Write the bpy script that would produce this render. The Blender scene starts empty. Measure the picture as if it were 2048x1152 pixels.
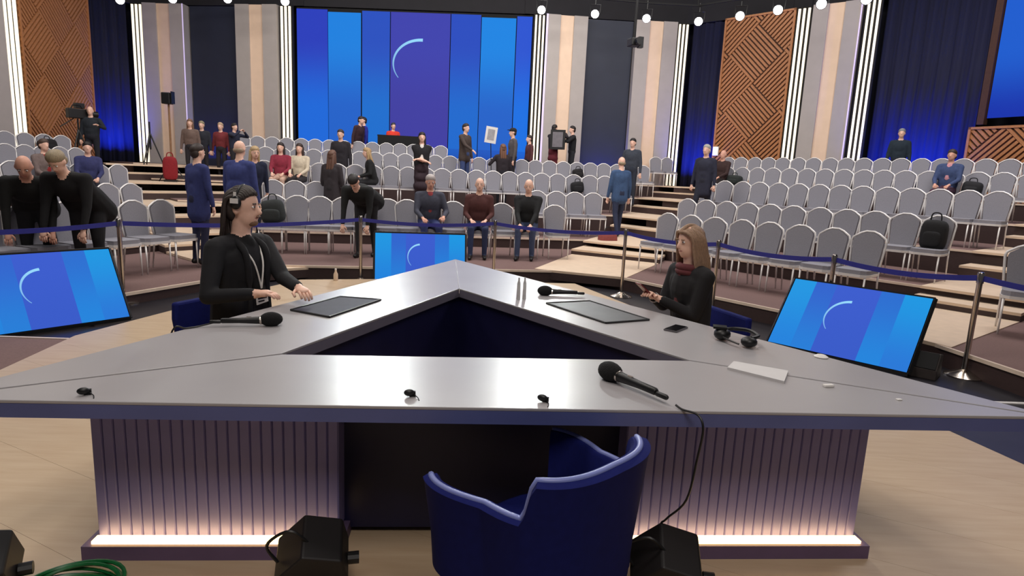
import bpy, bmesh, math, random
import numpy as np
from mathutils import Vector, Matrix
random.seed(7); np.random.seed(7)
sc = bpy.context.scene
COL = sc.collection
pi = math.pi

# ------------------------------------------------------------------ camera
FPX, PITCH, ROLL, CAMH = 1250.0, 0.177, 0.045, 1.565
_fw = np.array([0, math.cos(PITCH), -math.sin(PITCH)]); _r = np.array([1., 0, 0]); _u = np.cross(_r, _fw)
CR = math.cos(ROLL)*_r + math.sin(ROLL)*_u; CU = -math.sin(ROLL)*_r + math.cos(ROLL)*_u
CC = np.array([0, 0, CAMH])
cd = bpy.data.cameras.new('camera'); cam = bpy.data.objects.new('camera', cd); COL.objects.link(cam)
cd.sensor_width = 36; cd.lens = 36*FPX/2048; cd.clip_end = 200; cd.clip_start = .05
M3 = Matrix((CR, CU, -_fw)).transposed()
cam.matrix_world = Matrix.Translation(Vector(CC)) @ M3.to_4x4()
sc.camera = cam
# ------------------------------------------------------------------ world and light
w = bpy.data.worlds.new('hall_ambience'); sc.world = w; w.use_nodes = True
w.node_tree.nodes['Background'].inputs[0].default_value = (.6, .6, .68, 1)
w.node_tree.nodes['Background'].inputs[1].default_value = .09
sc.view_settings.view_transform = 'Standard'; sc.view_settings.look = 'None'
sc.view_settings.gamma = 1; sc.view_settings.exposure = 0.0; sc.view_settings.use_curve_mapping = False
def area(name, loc, target, size, power, color=(1, .95, .9), sy=None, spread=None):
    l = bpy.data.lights.new(name, 'AREA'); l.energy = power; l.color = color; l.size = size
    if sy: l.shape = 'RECTANGLE'; l.size_y = sy
    if spread: l.spread = spread
    o = bpy.data.objects.new(name, l); COL.objects.link(o); o.location = loc
    o.rotation_euler = (Vector(target)-Vector(loc)).to_track_quat('-Z', 'Y').to_euler()
    return o
# stage rig, hung from the hall ceiling above the desk and the seats; the wall fills are added
area('rig_stage', (-1.5, 4.5, 7.3), (-.6, 4.6, 0), 3.0, 225, (1, .93, .85))
area('rig_front', (0.5, -1.5, 6.5), (0, 3.5, .4), 2.5, 200, (1, .92, .86))
area('rig_seats_center', (-.5, 12.0, 7.6), (-1.5, 14.5, .6), 4.0, 470, (1, .95, .92))
area('rig_seats_right', (7.0, 9.0, 7.6), (7.0, 12.5, .6), 4.0, 440, (1, .95, .94))
area('rig_seats_left', (-7.5, 8.5, 7.6), (-7.5, 11, .5), 4.0, 330, (1, .95, .92))
area('fill_wall_back', (-1.2, 17.6, 8.3), (-1.2, 22.3, 3.0), 13.0, 470, (1, .95, .9), sy=.8)  # unseen fill lamp added to brighten the back wall columns
area('fill_wall_right', (7.6, 13.2, 8.3), (10.2, 18.2, 3.2), 6.0, 200, (1, .95, .9), sy=.8)  # extra unseen fill, put in to lift the right wall
area('fill_wall_left', (-9.5, 14.2, 8.3), (-13, 19.5, 3.2), 5.0, 210, (1, .95, .9), sy=.8)  # added fill as well, raises the brightness of the left wall
area('rig_desk_beam_a', (-4.5, 20.0, 7.3), (-.45, 2.3, .75), .35, 26, (.95, 1, .97), spread=math.radians(40))
area('rig_desk_beam_b', (.85, 20.0, 7.5), (.15, 2.3, .75), .35, 26, (.95, 1, .97), spread=math.radians(40))

# ------------------------------------------------------------------ helpers
def lin(c): return tuple((x/255/12.92 if x/255 <= .04045 else ((x/255+.055)/1.055)**2.4) for x in c)
def ray(x, y): return _fw + (x-1024)/FPX*CR - (y-576)/FPX*CU
def onz(x, y, z):
    d = ray(x, y); return CC + (z-CAMH)/d[2]*d
def ony(x, y, Y):
    d = ray(x, y); return CC + Y/d[1]*d
_mats = {}
def mat(name, rgb, rough=.6, metal=0., var=.12, scale=12., bump=0., emit=0., spec=.5, rgb2=None, detail=4., coat=0., stretch=None):
    if name in _mats: return _mats[name]
    m = bpy.data.materials.new(name); m.use_nodes = True; nt = m.node_tree; b = nt.nodes['Principled BSDF']
    c = lin(rgb); c2 = lin(rgb2) if rgb2 else tuple(max(0, x*(1-var*2)) for x in c)
    tc = nt.nodes.new('ShaderNodeTexCoord'); n = nt.nodes.new('ShaderNodeTexNoise'); r = nt.nodes.new('ShaderNodeValToRGB')
    n.inputs['Scale'].default_value = scale; n.inputs['Detail'].default_value = detail
    src = tc.outputs['Object']
    if stretch:
        mp = nt.nodes.new('ShaderNodeMapping'); mp.inputs['Scale'].default_value = stretch
        nt.links.new(src, mp.inputs[0]); src = mp.outputs[0]
    nt.links.new(src, n.inputs['Vector']); nt.links.new(n.outputs['Fac'], r.inputs[0])
    r.color_ramp.elements[0].position = .3; r.color_ramp.elements[1].position = .7
    r.color_ramp.elements[0].color = (*c2, 1); r.color_ramp.elements[1].color = (*c, 1)
    nt.links.new(r.outputs[0], b.inputs['Base Color'])
    b.inputs['Roughness'].default_value = rough; b.inputs['Metallic'].default_value = metal
    b.inputs['Specular IOR Level'].default_value = spec
    b.inputs['Coat Weight'].default_value = coat
    if bump:
        bp = nt.nodes.new('ShaderNodeBump'); bp.inputs['Strength'].default_value = bump; bp.inputs['Distance'].default_value = .01
        nt.links.new(n.outputs['Fac'], bp.inputs['Height']); nt.links.new(bp.outputs[0], b.inputs['Normal'])
    if emit:
        b.inputs['Emission Color'].default_value = (*c, 1); b.inputs['Emission Strength'].default_value = emit
    _mats[name] = m; return m

class MB:
    def __init__(s): s.v = []; s.f = []; s.m = []; s.uv = {}
    def add(s, vs, fs, mi=0):
        o = len(s.v); s.v += [tuple(map(float, v)) for v in vs]; s.f += [tuple(i+o for i in f) for f in fs]; s.m += [mi]*len(fs); return s
    def box(s, c, d, rz=0., mi=0, R=None):
        hx, hy, hz = d[0]/2, d[1]/2, d[2]/2
        vs = [Vector((x, y, z)) for z in (-hz, hz) for x, y in ((-hx, -hy), (hx, -hy), (hx, hy), (-hx, hy))]
        Rm = R if R is not None else Matrix.Rotation(rz, 3, 'Z')
        return s.add([Rm @ v + Vector(c) for v in vs], [(3, 2, 1, 0), (4, 5, 6, 7), (0, 1, 5, 4), (1, 2, 6, 5), (2, 3, 7, 6), (3, 0, 4, 7)], mi)
    def prism(s, poly, z0, z1, mi=0):
        n = len(poly); a = sum(poly[i][0]*poly[(i+1) % n][1]-poly[(i+1) % n][0]*poly[i][1] for i in range(n))
        if a < 0: poly = poly[::-1]
        vs = [(p[0], p[1], z0) for p in poly]+[(p[0], p[1], z1) for p in poly]
        return s.add(vs, [tuple(range(n))[::-1], tuple(range(n, 2*n))]+[(i, (i+1) % n, n+(i+1) % n, n+i) for i in range(n)], mi)
    def extrude(s, poly3, off, mi=0):
        """closed solid from a planar 3D outline pushed along off"""
        n = len(poly3); P = [Vector(p) for p in poly3]; O = Vector(off)
        nr = Vector((0, 0, 0))
        for i in range(n): nr += P[i].cross(P[(i+1) % n])
        if nr.dot(O) > 0: P = P[::-1]
        return s.add(P+[p+O for p in P], [tuple(range(n)), tuple(range(n, 2*n))[::-1]]+[(i, n+i, n+(i+1) % n, (i+1) % n) for i in range(n)], mi)
    def tube(s, pts, r, n=8, mi=0, cap=True, r2=None):
        P = [Vector(p) for p in pts]; k = len(P); vs = []; up = None
        for i, p in enumerate(P):
            t = ((P[min(i+1, k-1)]-P[max(i-1, 0)])).normalized()
            if up is None: up = t.orthogonal().normalized()
            up = (up-t*up.dot(t));
            up = up.normalized() if up.length > 1e-6 else t.orthogonal().normalized()
            sd = t.cross(up)
            rr = (r[i] if isinstance(r, (list, tuple)) else r)
            for j in range(n):
                a = 2*pi*j/n; vs.append(p+(up*math.cos(a)+sd*math.sin(a))*rr)
        fs = [(i*n+j, i*n+(j+1) % n, (i+1)*n+(j+1) % n, (i+1)*n+j) for i in range(k-1) for j in range(n)]
        if cap: fs += [tuple(range(n))[::-1], tuple(range((k-1)*n, k*n))]
        return s.add(vs, fs, mi)
    def lathe(s, prof, n=16, mi=0, c=(0, 0, 0), R=None):
        vs = []; k = len(prof); Rm = R or Matrix.Identity(3)
        for r, z in prof:
            for j in range(n):
                a = 2*pi*j/n; vs.append(Rm @ Vector((r*math.cos(a), r*math.sin(a), z))+Vector(c))
        fs = [(i*n+j, i*n+(j+1) % n, (i+1)*n+(j+1) % n, (i+1)*n+j) for i in range(k-1) for j in range(n)]
        fs += [tuple(range(n))[::-1], tuple(range((k-1)*n, k*n))]
        return s.add(vs, fs, mi)
    def ell(s, c, rad, R=None, n=12, k=7, mi=0):
        prof = [(math.sin(pi*i/k), -math.cos(pi*i/k)) for i in range(k+1)]
        prof[0] = (1e-4, -1); prof[-1] = (1e-4, 1)
        Rm = R or Matrix.Identity(3); S = Matrix.Diagonal(Vector(rad))
        return s.lathe(prof, n, mi, c, Rm @ S)
    def sell(s, c, rad, R=None, e=.55, n=20, k=12, mi=0):
        vs = []; Rm = R or Matrix.Identity(3)
        def pw(v): return math.copysign(abs(v)**e, v)
        for i in range(k+1):
            b = -pi/2+pi*i/k; b = max(-pi/2+.02, min(pi/2-.02, b))
            for j in range(n):
                a = 2*pi*j/n; vs.append(Rm @ Vector((rad[0]*pw(math.cos(b))*pw(math.cos(a)), rad[1]*pw(math.cos(b))*pw(math.sin(a)), rad[2]*pw(math.sin(b))))+Vector(c))
        fs = [(i*n+j, i*n+(j+1) % n, (i+1)*n+(j+1) % n, (i+1)*n+j) for i in range(k) for j in range(n)]+[tuple(range(n))[::-1], tuple(range(k*n, k*n+n))]
        return s.add(vs, fs, mi)
    def cap(s, a, b, ra, rb, n=10, mi=0):
        a, b = Vector(a), Vector(b); t = (b-a); L = t.length; t = t.normalized() if L > 1e-6 else Vector((0, 0, 1))
        pts = []; rs = []
        for q in (0, 35, 65): pts.append(a-t*ra*math.cos(math.radians(q))); rs.append(max(1e-4, ra*math.sin(math.radians(q))))
        pts += [a, b]; rs += [ra, rb]
        for q in (65, 35, 0): pts.append(b+t*rb*math.cos(math.radians(q))); rs.append(max(1e-4, rb*math.sin(math.radians(q))))
        up = t.orthogonal().normalized(); sd = t.cross(up); vs = []
        for p, r in zip(pts, rs):
            for j in range(n): vs.append(p+(up*math.cos(2*pi*j/n)+sd*math.sin(2*pi*j/n))*r)
        k = len(pts)
        fs = [(i*n+j, i*n+(j+1) % n, (i+1)*n+(j+1) % n, (i+1)*n+j) for i in range(k-1) for j in range(n)]
        fs += [tuple(range(n))[::-1], tuple(range((k-1)*n, k*n))]
        return s.add(vs, fs, mi)
    def mesh(s, name, mats, smooth=False):
        me = bpy.data.meshes.new(name); me.from_pydata(s.v, [], s.f)
        for m in (mats if isinstance(mats, (list, tuple)) else [mats]): me.materials.append(m)
        me.polygons.foreach_set('material_index', s.m)
        if smooth:
            me.polygons.foreach_set('use_smooth', [True]*len(s.f))
            if smooth != 'full':
                try: me.set_sharp_from_angle(angle=math.radians(40))
                except Exception: pass
        me.update(); return me
    def build(s, name, mats, parent=None, smooth=False, loc=None, rz=None, bevel=0):
        o = bpy.data.objects.new(name, s.mesh(name, mats, smooth)); COL.objects.link(o)
        if parent: o.parent = parent
        if loc is not None: o.location = loc
        if rz is not None: o.rotation_euler = (0, 0, rz)
        if bevel:
            bv = o.modifiers.new('bevel', 'BEVEL'); bv.width = bevel; bv.segments = 2; bv.limit_method = 'ANGLE'
        return o
def tag(o, label=None, cat=None, group=None, kind=None):
    if label: o['label'] = label
    if cat: o['category'] = cat
    if group: o['group'] = group
    if kind: o['kind'] = kind
    return o
def empty(name, loc=(0, 0, 0), rz=0., label=None, cat=None, group=None, kind=None):
    o = bpy.data.objects.new(name, None); COL.objects.link(o); o.location = loc; o.rotation_euler = (0, 0, rz); o.empty_display_size = .1
    return tag(o, label, cat, group, kind)
def copy_tree(o, parent=None):
    c = o.copy(); COL.objects.link(c)
    if parent: c.parent = parent
    for ch in o.children: copy_tree(ch, c)
    return c
def inst(name, me, parent, loc=(0, 0, 0), rz=0.):
    o = bpy.data.objects.new(name, me); COL.objects.link(o); o.parent = parent; o.location = loc; o.rotation_euler = (0, 0, rz); return o
def heading(fx, fy): return math.atan2(-fx, fy)
ORD = ['first', 'second', 'third', 'fourth', 'fifth', 'sixth', 'seventh', 'eighth', 'ninth', 'tenth', 'eleventh', 'twelfth', 'thirteenth', 'fourteenth', 'fifteenth', 'sixteenth', 'seventeenth', 'eighteenth', 'nineteenth', 'twentieth', 'twenty-first', 'twenty-second', 'twenty-third', 'twenty-fourth', 'twenty-fifth', 'twenty-sixth', 'twenty-seventh', 'twenty-eighth', 'twenty-ninth', 'thirtieth']

# ------------------------------------------------------------------ materials
WOOD = mat('stage_wood', (200, 176, 146), .38, var=.05, scale=3, rgb2=(190, 163, 132), stretch=(1, 8, 1))
DARKF = mat('dark_floor', (40, 38, 44), .35, var=.15, scale=5)
CARPET = mat('brown_carpet', (122, 96, 92), .95, var=.08, scale=60, bump=.2)
RISER = mat('dark_riser', (62, 44, 42), .6, var=.12, scale=20, stretch=(1, 1, 6))
TREAD = mat('beige_tread', (222, 198, 172), .6, var=.05, scale=8)
NOSE = mat('pale_nosing', (226, 205, 185), .4, var=.05, scale=10)
BLACK = mat('black_plastic', (16, 16, 18), .45, var=.1, scale=30)
BLACKM = mat('black_matt', (13, 13, 15), .85, var=.1, scale=30)
CHROME = mat('chrome', (205, 195, 185), .18, 1., var=.03, scale=10)
SILVER = mat('silver_frame', (236, 233, 231), .35, .25, var=.04, scale=20)
FAB = mat('grey_fabric', (143, 142, 150), .9, var=.06, scale=80, bump=.15)
GREY = mat('grey_panel', (176, 168, 164), .6, var=.03, scale=4)
CREAM = mat('cream_panel', (238, 208, 182), .55, var=.03, scale=4)
DPANEL = mat('dark_panel', (33, 39, 58), .6, var=.06, scale=3)
NAVY = mat('navy_panel', (20, 20, 62), .45, var=.1, scale=8)
CURT = mat('navy_curtain', (15, 18, 56), .85, var=.1, scale=14, stretch=(3, 3, .2))
OAK = mat('lattice_wood', (186, 124, 78), .5, var=.12, scale=18)
OAKD = mat('lattice_back', (72, 42, 28), .7, var=.12, scale=18)
CEIL = mat('black_ceiling', (30, 29, 34), .9, var=.08, scale=3)
LED = mat('led_white', (255, 240, 214), .4, emit=1.1, var=.0)
WARM = mat('led_warm', (255, 214, 138), .4, emit=7., var=.0)
LENS = mat('lamp_lens', (250, 250, 255), .2, emit=14., var=0.)
# ------------------------------------------------------------------ the hall: floor, stage, tiers
def structure(o): o['kind'] = 'structure'; return o
structure(MB().box((0, 9, -.2), (46, 36, .2)).build('floor', DARKF))
# wooden stage: boards laid one by one
stage_poly = [(-3.62, 3.6), (-3.86, 5.36), (-3.46, 7.13), (-2.98, 8.66), (-2.0, 8.98), (.95, 9.38), (1.42, 8.15), (3.0, 4.02), (3.12, 3.5), (3.3, -1.2), (-3.3, -1.2)]
def clip(poly, n, d):
    out = []
    for i in range(len(poly)):
        a, b = poly[i], poly[(i+1) % len(poly)]
        da = a[0]*n[0]+a[1]*n[1]-d; db = b[0]*n[0]+b[1]*n[1]-d
        if da <= 0: out.append(a)
        if (da < 0 < db) or (db < 0 < da):
            t = da/(da-db); out.append((a[0]+(b[0]-a[0])*t, a[1]+(b[1]-a[1])*t))
    return out
stage = structure(MB().prism([(p[0], p[1]) for p in stage_poly], -.1, -.022).build('floor_stage', RISER))
# convex halves so that clipping works, boards run along the desk front
BW = .42; ba = math.radians(64); bn = (math.cos(ba), math.sin(ba))
for i in range(-12, 24):
    half = [stage_poly[0], stage_poly[1], stage_poly[2], stage_poly[3], stage_poly[4], stage_poly[5], stage_poly[6], stage_poly[7], stage_poly[8]]
    low = [stage_poly[0], stage_poly[8], stage_poly[9], stage_poly[10]]
    lo, hi = i*BW, (i+1)*BW-.0012
    for pl in (half, low):
        q = clip(clip(pl, (-bn[0], -bn[1]), -lo), bn, hi)
        if len(q) >= 3: MB().prism(q, -.022, 0).build('board', WOOD, stage)
# light edging of the stage
ed = MB()
for a, b in zip(stage_poly[:9], stage_poly[1:9]):
    d = Vector((b[0]-a[0], b[1]-a[1], 0)); L = d.length
    ed.box(((a[0]+b[0])/2, (a[1]+b[1])/2, -.03), (L, .012, .05), math.atan2(d.y, d.x))
ed.build('edging', NOSE, stage)
# brown carpeted step to the left of the stage
o = MB().prism([(-3.64, 3.66), (-3.9, 5.36), (-5.2, 5.3), (-5.2, 3.4)], -.1, -.04).build('floor_step', CARPET); structure(o)
MB().box((-4.5, 5.36, -.06), (1.3, .03, .05), .04).build('edging', NOSE, o)
tp = MB().box((4.35, 4.95, -.095), (1.0, .04, .01), .03).build('floor_marking', mat('white_tape', (230, 225, 222), .6)); tag(tp, 'white tape line on the dark floor beside the right desk corner', 'tape')

# seating blocks: rows are straight lines at given offsets from the first row
def nrm(a): a = math.radians(a); return np.array([-math.sin(a), math.cos(a)])
def tang(a): a = math.radians(a); return np.array([math.cos(a), math.sin(a)])
BLK = {'R': dict(P=np.array([3.78, 9.25]), a=-50, off=[0, 1.9, 4.2, 6.6, 8.6], z=[.10, .31, .71, 1.10, 1.46]),
       'C': dict(P=np.array([-3.36, 11.05]), a=10, off=[0, 2.2, 4.7, 7.2, 9.2], z=[.10, .31, .71, 1.10, 1.46]),
       'L': dict(P=np.array([-5.25, 8.7]), a=70, off=[0, 2.4, 5., 7.4, 9.4], z=[.04, .17, .47, .81, 1.14])}
def offs(b, t):
    o = BLK[b]['off']; k = min(3, max(0, int(math.floor(t)))); return o[k]+(o[k+1]-o[k])*(t-k)
def isect(P, d, Q, e):
    A = np.array([[d[0], -e[0]], [d[1], -e[1]]]); s = np.linalg.solve(A, np.array(Q)-np.array(P)); return np.array(P)+s[0]*np.array(d)
def row_at(b, t, px, py=380):
    """point of row line t (0 = first row) of a block seen at column px"""
    B = BLK[b]; Q = B['P']+nrm(B['a'])*offs(b, t); d = ray(px, py); n = nrm(B['a']); s = (Q@n)/(d[:2]@n); return d[:2]*s
FT = .42
Lray = (np.array([-3.56, 9.23]), np.array([-.64, .77])); Rray = (np.array([1.31, 10.05]), np.array([.345, .939]))
tier_front = {}
def tier(b, k):
    B = BLK[b]; n = nrm(B['a']); tg = tang(B['a'])
    back = B['P']+n*(B['off'][-1]+3.2)
    if k == 0:
        f = {'C': (np.array([-3.56, 9.23]), np.array([1.31, 10.05])), 'R': (np.array([1.31, 10.05]), np.array([4.25, 6.22])), 'L': (np.array([-4.62, 6.6]), np.array([-3.56, 9.23]))}[b]
        fl, fr = f
    else:
        F = B['P']+n*offs(b, k-FT)
        if b == 'C': fl = isect(F, tg, *Lray); fr = isect(F, tg, *Rray)
        if b == 'R': fl = isect(F, tg, *Rray); fr = F+tg*6.5
        if b == 'L': fr = isect(F, tg, *Lray); fl = F-tg*6.5
    if b == 'C': poly = [fl, fr, isect(back, tg, *Rray), isect(back, tg, *Lray)]
    if b == 'R':
        poly = [fl, fr, back+tg*7.5, isect(back, tg, *Rray)]
        if k == 0: poly = [fl, fr, np.array([4.45, 4.9]), np.array([4.6, 3.0]), np.array([9, 2.5]), back+tg*7.5, isect(back, tg, *Rray)]
    if b == 'L':
        poly = [fl, fr, isect(back, tg, *Lray), back-tg*7.5]
        if k == 0: poly = [np.array([-5.3, 5.0]), fl, fr, isect(back, tg, *Lray), back-tg*7.5, np.array([-9, 2.5])]
    z = B['z'][k]; zb = -.1 if k == 0 else B['z'][k-1]
    poly = [tuple(p) for p in poly]
    o = structure(MB().prism(poly, zb, z-.02).build('floor_tier', RISER))
    MB().prism(poly, z-.02, z).build('carpet', CARPET, o)
    edges = {'C': [(fl, fr)], 'R': [(fl, fr)]+([(fr, np.array([4.45, 4.9]))] if k == 0 else []), 'L': [(fl, fr)]+([(np.array([-5.3, 5.0]), fl)] if k == 0 else [])}[b]
    m = MB()
    for a, c in edges:
        d = c-a; L = np.hypot(*d); m.box(((a[0]+c[0])/2, (a[1]+c[1])/2, z-.012), (L, .035, .034), math.atan2(d[1], d[0]))
    m.build('nosing', NOSE, o)
    tier_front[b, k] = (fl, fr)
for b in 'LCR':
    for k in range(5): tier(b, k)

# aisle stairs between the blocks: every step a slab of its own
def aisle(name, A, B, zA, front):
    """A, B: boundary points per row (t = 0..4) on both sides; zA tier heights"""
    def P(S, t):
        k = min(len(S)-2, max(0, int(math.floor(t)))); return np.array(S[k])+(np.array(S[k+1])-np.array(S[k]))*(t-k)
    root = structure(empty(name))
    def slab(t0, t1, z0, z1, q=None):
        q = q or [tuple(P(A, t0)), tuple(P(B, t0)), tuple(P(B, t1)), tuple(P(A, t1))]
        s = MB().prism(q, z0, z1-.03).build('step', RISER, root)
        MB().prism(q, z1-.03, z1+.006).build('tread', TREAD, s)
    slab(0, 0, zA[0]-.15, zA[0]+.004, [tuple(front[0]), tuple(front[1]), tuple(P(B, .38)), tuple(P(A, .38))])
    for k in range(1, 5):
        zm = (zA[k-1]+zA[k])/2
        if zA[k]-zA[k-1] > .15: slab(k-FT-.26, k-FT+.03, zA[k-1]-.02, zm)
        slab(k-FT-.03, k+1-FT-.26 if k < 4 else 4.6, zA[k]-.03, zA[k]+.004)
    return root
aisle('floor_stairs', [(.72, 11.3), (2.0, 14.2), (2.9, 16.9), (4.0, 19.5), (5.0, 21.6)], [(2.4, 10.75), (3.25, 12.75), (4.3, 15.0), (5.4, 17.3), (6.1, 19.6)], BLK['C']['z'], [(.35, 10.02), (1.75, 9.5)])
aisle('floor_stairs', [(-5.3, 9.75), (-6.75, 11.3), (-8.35, 13.3), (-9.7, 15.0), (-11, 16.9)], [(-4.5, 10.85), (-5.35, 12.85), (-6.5, 15.2), (-7.6, 17.55), (-8.5, 19.4)], [.07, .29, .66, 1.03, 1.42], [(-3.84, 8.6), (-3.05, 9.34)])
_n = nrm(-50); _t = tang(-50)
def Rp(s, o): return tuple(BLK['R']['P']+_n*o+_t*(s-(BLK['R']['P']@_t)))
aisle('floor_stairs', [Rp(-2.95, o) for o in BLK['R']['off']], [Rp(-1.72, o) for o in BLK['R']['off']], BLK['R']['z'], [(4.05, 6.5), (4.32, 5.95)])

# ------------------------------------------------------------------ back wall, piece by piece along its run
ZB, ZT = 1.46, 6.9
def wx(px, Y): return np.array([ony(px, 160, Y)[0], Y])
DEP = [(-160, 15.5), (0, 17.6), (25, 18.0), (46, 18.4), (185, 21.9), (268, 23.0), (375, 22.9), (560, 22.4), (590, 22.3), (1060, 22.0), (1175, 22.2), (1370, 22.4), (1440, 21.6), (1585, 19.9), (1745, 18.6), (1985, 16.2), (2150, 14.7), (2400, 12.8)]
def wp(px):
    for (a, ya), (b, yb) in zip(DEP, DEP[1:]):
        if a <= px <= b:
            A, B = wx(a, ya), wx(b, yb); xa, xb = A[0]/A[1], B[0]/B[1]
            # intersect the column's direction with the straight stretch
            d = ony(px, 160, 10)[:2]; e = B-A; M = np.array([[d[0], -e[0]], [d[1], -e[1]]]); s = np.linalg.solve(M, A); return d*s[0]
    raise ValueError(px)
def frame(px0, px1):
    A, B = wp(px0), wp(px1); d = B-A; L = np.hypot(*d); d = d/L; n = np.array([d[1], -d[0]])  # n towards the camera
    return A, d, n, L
def rotz(d): return math.atan2(d[1], d[0])
def wslab(name, px0, px1, z0, z1, depth, thick, m, parent=None, u0=None, u1=None):
    A, d, n, L = frame(px0, px1); a = 0 if u0 is None else u0; b = L if u1 is None else u1
    c = A+d*(a+b)/2+n*(depth+thick/2)
    return MB().box((c[0], c[1], (z0+z1)/2), (b-a, thick, z1-z0), rotz(d)).build(name, m, parent)
for i, (a, b) in enumerate(zip(DEP, DEP[1:])):
    side = 'left' if b[0] < 300 else ('back' if b[0] < 1400 else 'right')
    structure(wslab('wall_'+side, a[0], b[0], -.1, ZT+1.6, -1.15, .2, mat('wall_dark', (17, 19, 34), .85), None, -1.2, np.hypot(*(wp(b[0])-wp(a[0])))+1.2))
structure(MB().box((0, 9, 8.9), (46, 36, .2)).build('ceiling', CEIL))
# dark pelmet above the wall panels
for a, b in zip(DEP, DEP[1:]):
    structure(wslab('trim_pelmet', a[0], b[0], ZT+.02, ZT+1.6, -.3, .12, CEIL, None, -.25, np.hypot(*(wp(b[0])-wp(a[0])))+.25))

def column(px0, px1, label, edge=None):
    A, d, n, L = frame(px0, px1); r = empty('column', (A[0], A[1], ZB), 0, label, 'column', 'tall grey and cream columns along the wall')
    def loc(o): o.location = (-A[0], -A[1], -ZB); return o
    loc(wslab('side_panel', px0, px1, ZB, ZT, -.4, .5, GREY, r, 0, L*.33))
    loc(wslab('center_panel', px0, px1, ZB, ZT, -.4, .44, CREAM, r, L*.33, L*.66))
    loc(wslab('side_panel', px0, px1, ZB, ZT, -.4, .5, GREY, r, L*.66, L))
    loc(wslab('base', px0, px1, ZB, ZB+.12, .1, .03, GREY, r))
    if edge is not None:
        loc(wslab('edge_light', px0, px1, ZB, ZT, .1, .02, LED2, r, L*edge-.03, L*edge+.0 if edge == 1 else .03))
    return r
LED2 = mat('edge_led', (200, 185, 225), .5, emit=.7, var=0)
def leds(px0, px1, label):
    A, d, n, L = frame(px0, px1); r = empty('led_light', (A[0], A[1], ZB), 0, label, 'light', 'triple vertical light strips on the wall')
    def loc(o): o.location = (-A[0], -A[1], -ZB); return o
    loc(wslab('backing', px0, px1, ZB, ZT, -.1, .1, BLACKM, r))
    for k in range(3):
        u = L*(k*.31+.12); loc(wslab('strip', px0, px1, ZB+.02, ZT-.05, 0, .05, LED, r, u, u+L*.135))
    return r
leds(14, 46, 'three bright vertical light strips left of the left lattice panel')
leds(269, 294, 'three bright vertical light strips beside the left navy curtain')
leds(562, 587, 'three bright vertical light strips at the left edge of the central screen')
leds(1062, 1086, 'three bright vertical light strips at the right edge of the central screen')
leds(1346, 1370, 'three bright vertical light strips beside the narrow right curtain')
leds(1578, 1609, 'three bright vertical light strips right of the right lattice panel')
leds(1712, 1745, 'three bright vertical light strips at the left edge of the wide navy curtain')
column(-110, 13, 'grey column cut by the left picture edge')
column(295, 375, 'grey and cream column behind the lamp stand', 1)
column(477, 558, 'grey and cream column left of the central blue screen')
column(1088, 1168, 'grey and cream column right of the central blue screen', 0)
column(1264, 1345, 'grey and cream column beside the narrow right curtain')
column(1611, 1707, 'grey and cream column between two light strip groups on the right wall', 1)

def lattice(px0, px1, z0, z1, label, cell=.115*11):
    A, d, n, L = frame(px0, px1); r = empty('lattice_panel', (A[0], A[1], z0), 0, label, 'wall panel', 'wooden lattice wall panels')
    bk = wslab('backing', px0, px1, z0, z1, -.1, .06, OAKD, r); bk.location = (-A[0], -A[1], -z0)
    H = z1-z0; per = .115; wd = .07; S = cell
    def to3(u, v, q): p = A+d*u+n*q; return (p[0]-A[0], p[1]-A[1], v)
    c45 = 1/math.sqrt(2)
    for i in range(-8, 12):
        for j in range(-8, 12):
            m = MB()
            for k in range(int(round(S/per))):
                o0 = k*per
                if (i+j) % 2: rc = [(i*S, j*S+o0), (i*S+S-.01, j*S+o0), (i*S+S-.01, j*S+o0+wd), (i*S, j*S+o0+wd)]
                else: rc = [(i*S+o0, j*S), (i*S+o0+wd, j*S), (i*S+o0+wd, j*S+S-.02), (i*S+o0, j*S+S-.02)]
                q = [((a-b)*c45+L/2, (a+b)*c45+H*.62) for a, b in rc]
                for nn, dd in (((-1, 0), 0), ((1, 0), L), ((0, -1), 0), ((0, 1), H)):
                    q = clip(q, nn, dd)
                    if len(q) < 3: break
                if len(q) >= 3:
                    off = to3(0, 0, .05); m.extrude([to3(u, v, -.04) for u, v in q], (off[0], off[1], 0))
            if m.f: m.build('slat_block', OAK, r)
    fr = MB()
    for u, v, a, b in ((L/2, .03, L, .06), (L/2, H-.03, L, .06), (.03, H/2, .06, H), (L-.03, H/2, .06, H)):
        c = to3(u, v, -.01); fr.box(c, (a, .1, b), rotz(d))
    fr.build('frame', OAK, r)
    return r
lattice(49, 185, ZB, ZT, 'wooden lattice panel of diagonal slats behind the left seats')
lattice(1440, 1577, ZB, ZT, 'wooden lattice panel of diagonal slats behind the right seats')
lattice(1955, 2300, ZB-.5, 3.3, 'low wooden lattice panel under the side screen')

def curtain(px0, px1, label):
    A, d, n, L = frame(px0, px1); N = max(20, int(L/.05)); vs = []; fs = []
    for i in range(N+1):
        u = L*i/N; q = -.25+.05*math.sin(u*17)+.03*math.sin(u*41+1)
        p = A+d*u+n*q
        vs += [(p[0], p[1], ZB), (p[0], p[1], ZT)]
    fs = [(2*i, 2*i+2, 2*i+3, 2*i+1) for i in range(N)]
    m = MB(); m.add(vs, fs); o = m.build('curtain', CURT, None, 'full'); so = o.modifiers.new('thick', 'SOLIDIFY'); so.thickness = .02
    tag(o, label, 'curtain', 'navy stage curtains')
    c = (A+A+d*L)/2
    p = c+n*.25
    l = area('uplight', (p[0], p[1], ZB+.12), (c[0]-n[0]*.25, c[1]-n[1]*.25, ZB+3.5), max(.4, L*.8), 42*L, (.02, .07, 1), sy=.15, spread=math.radians(110))
    l.rotation_euler.rotate_axis('Z', 0)
    return o
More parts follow.
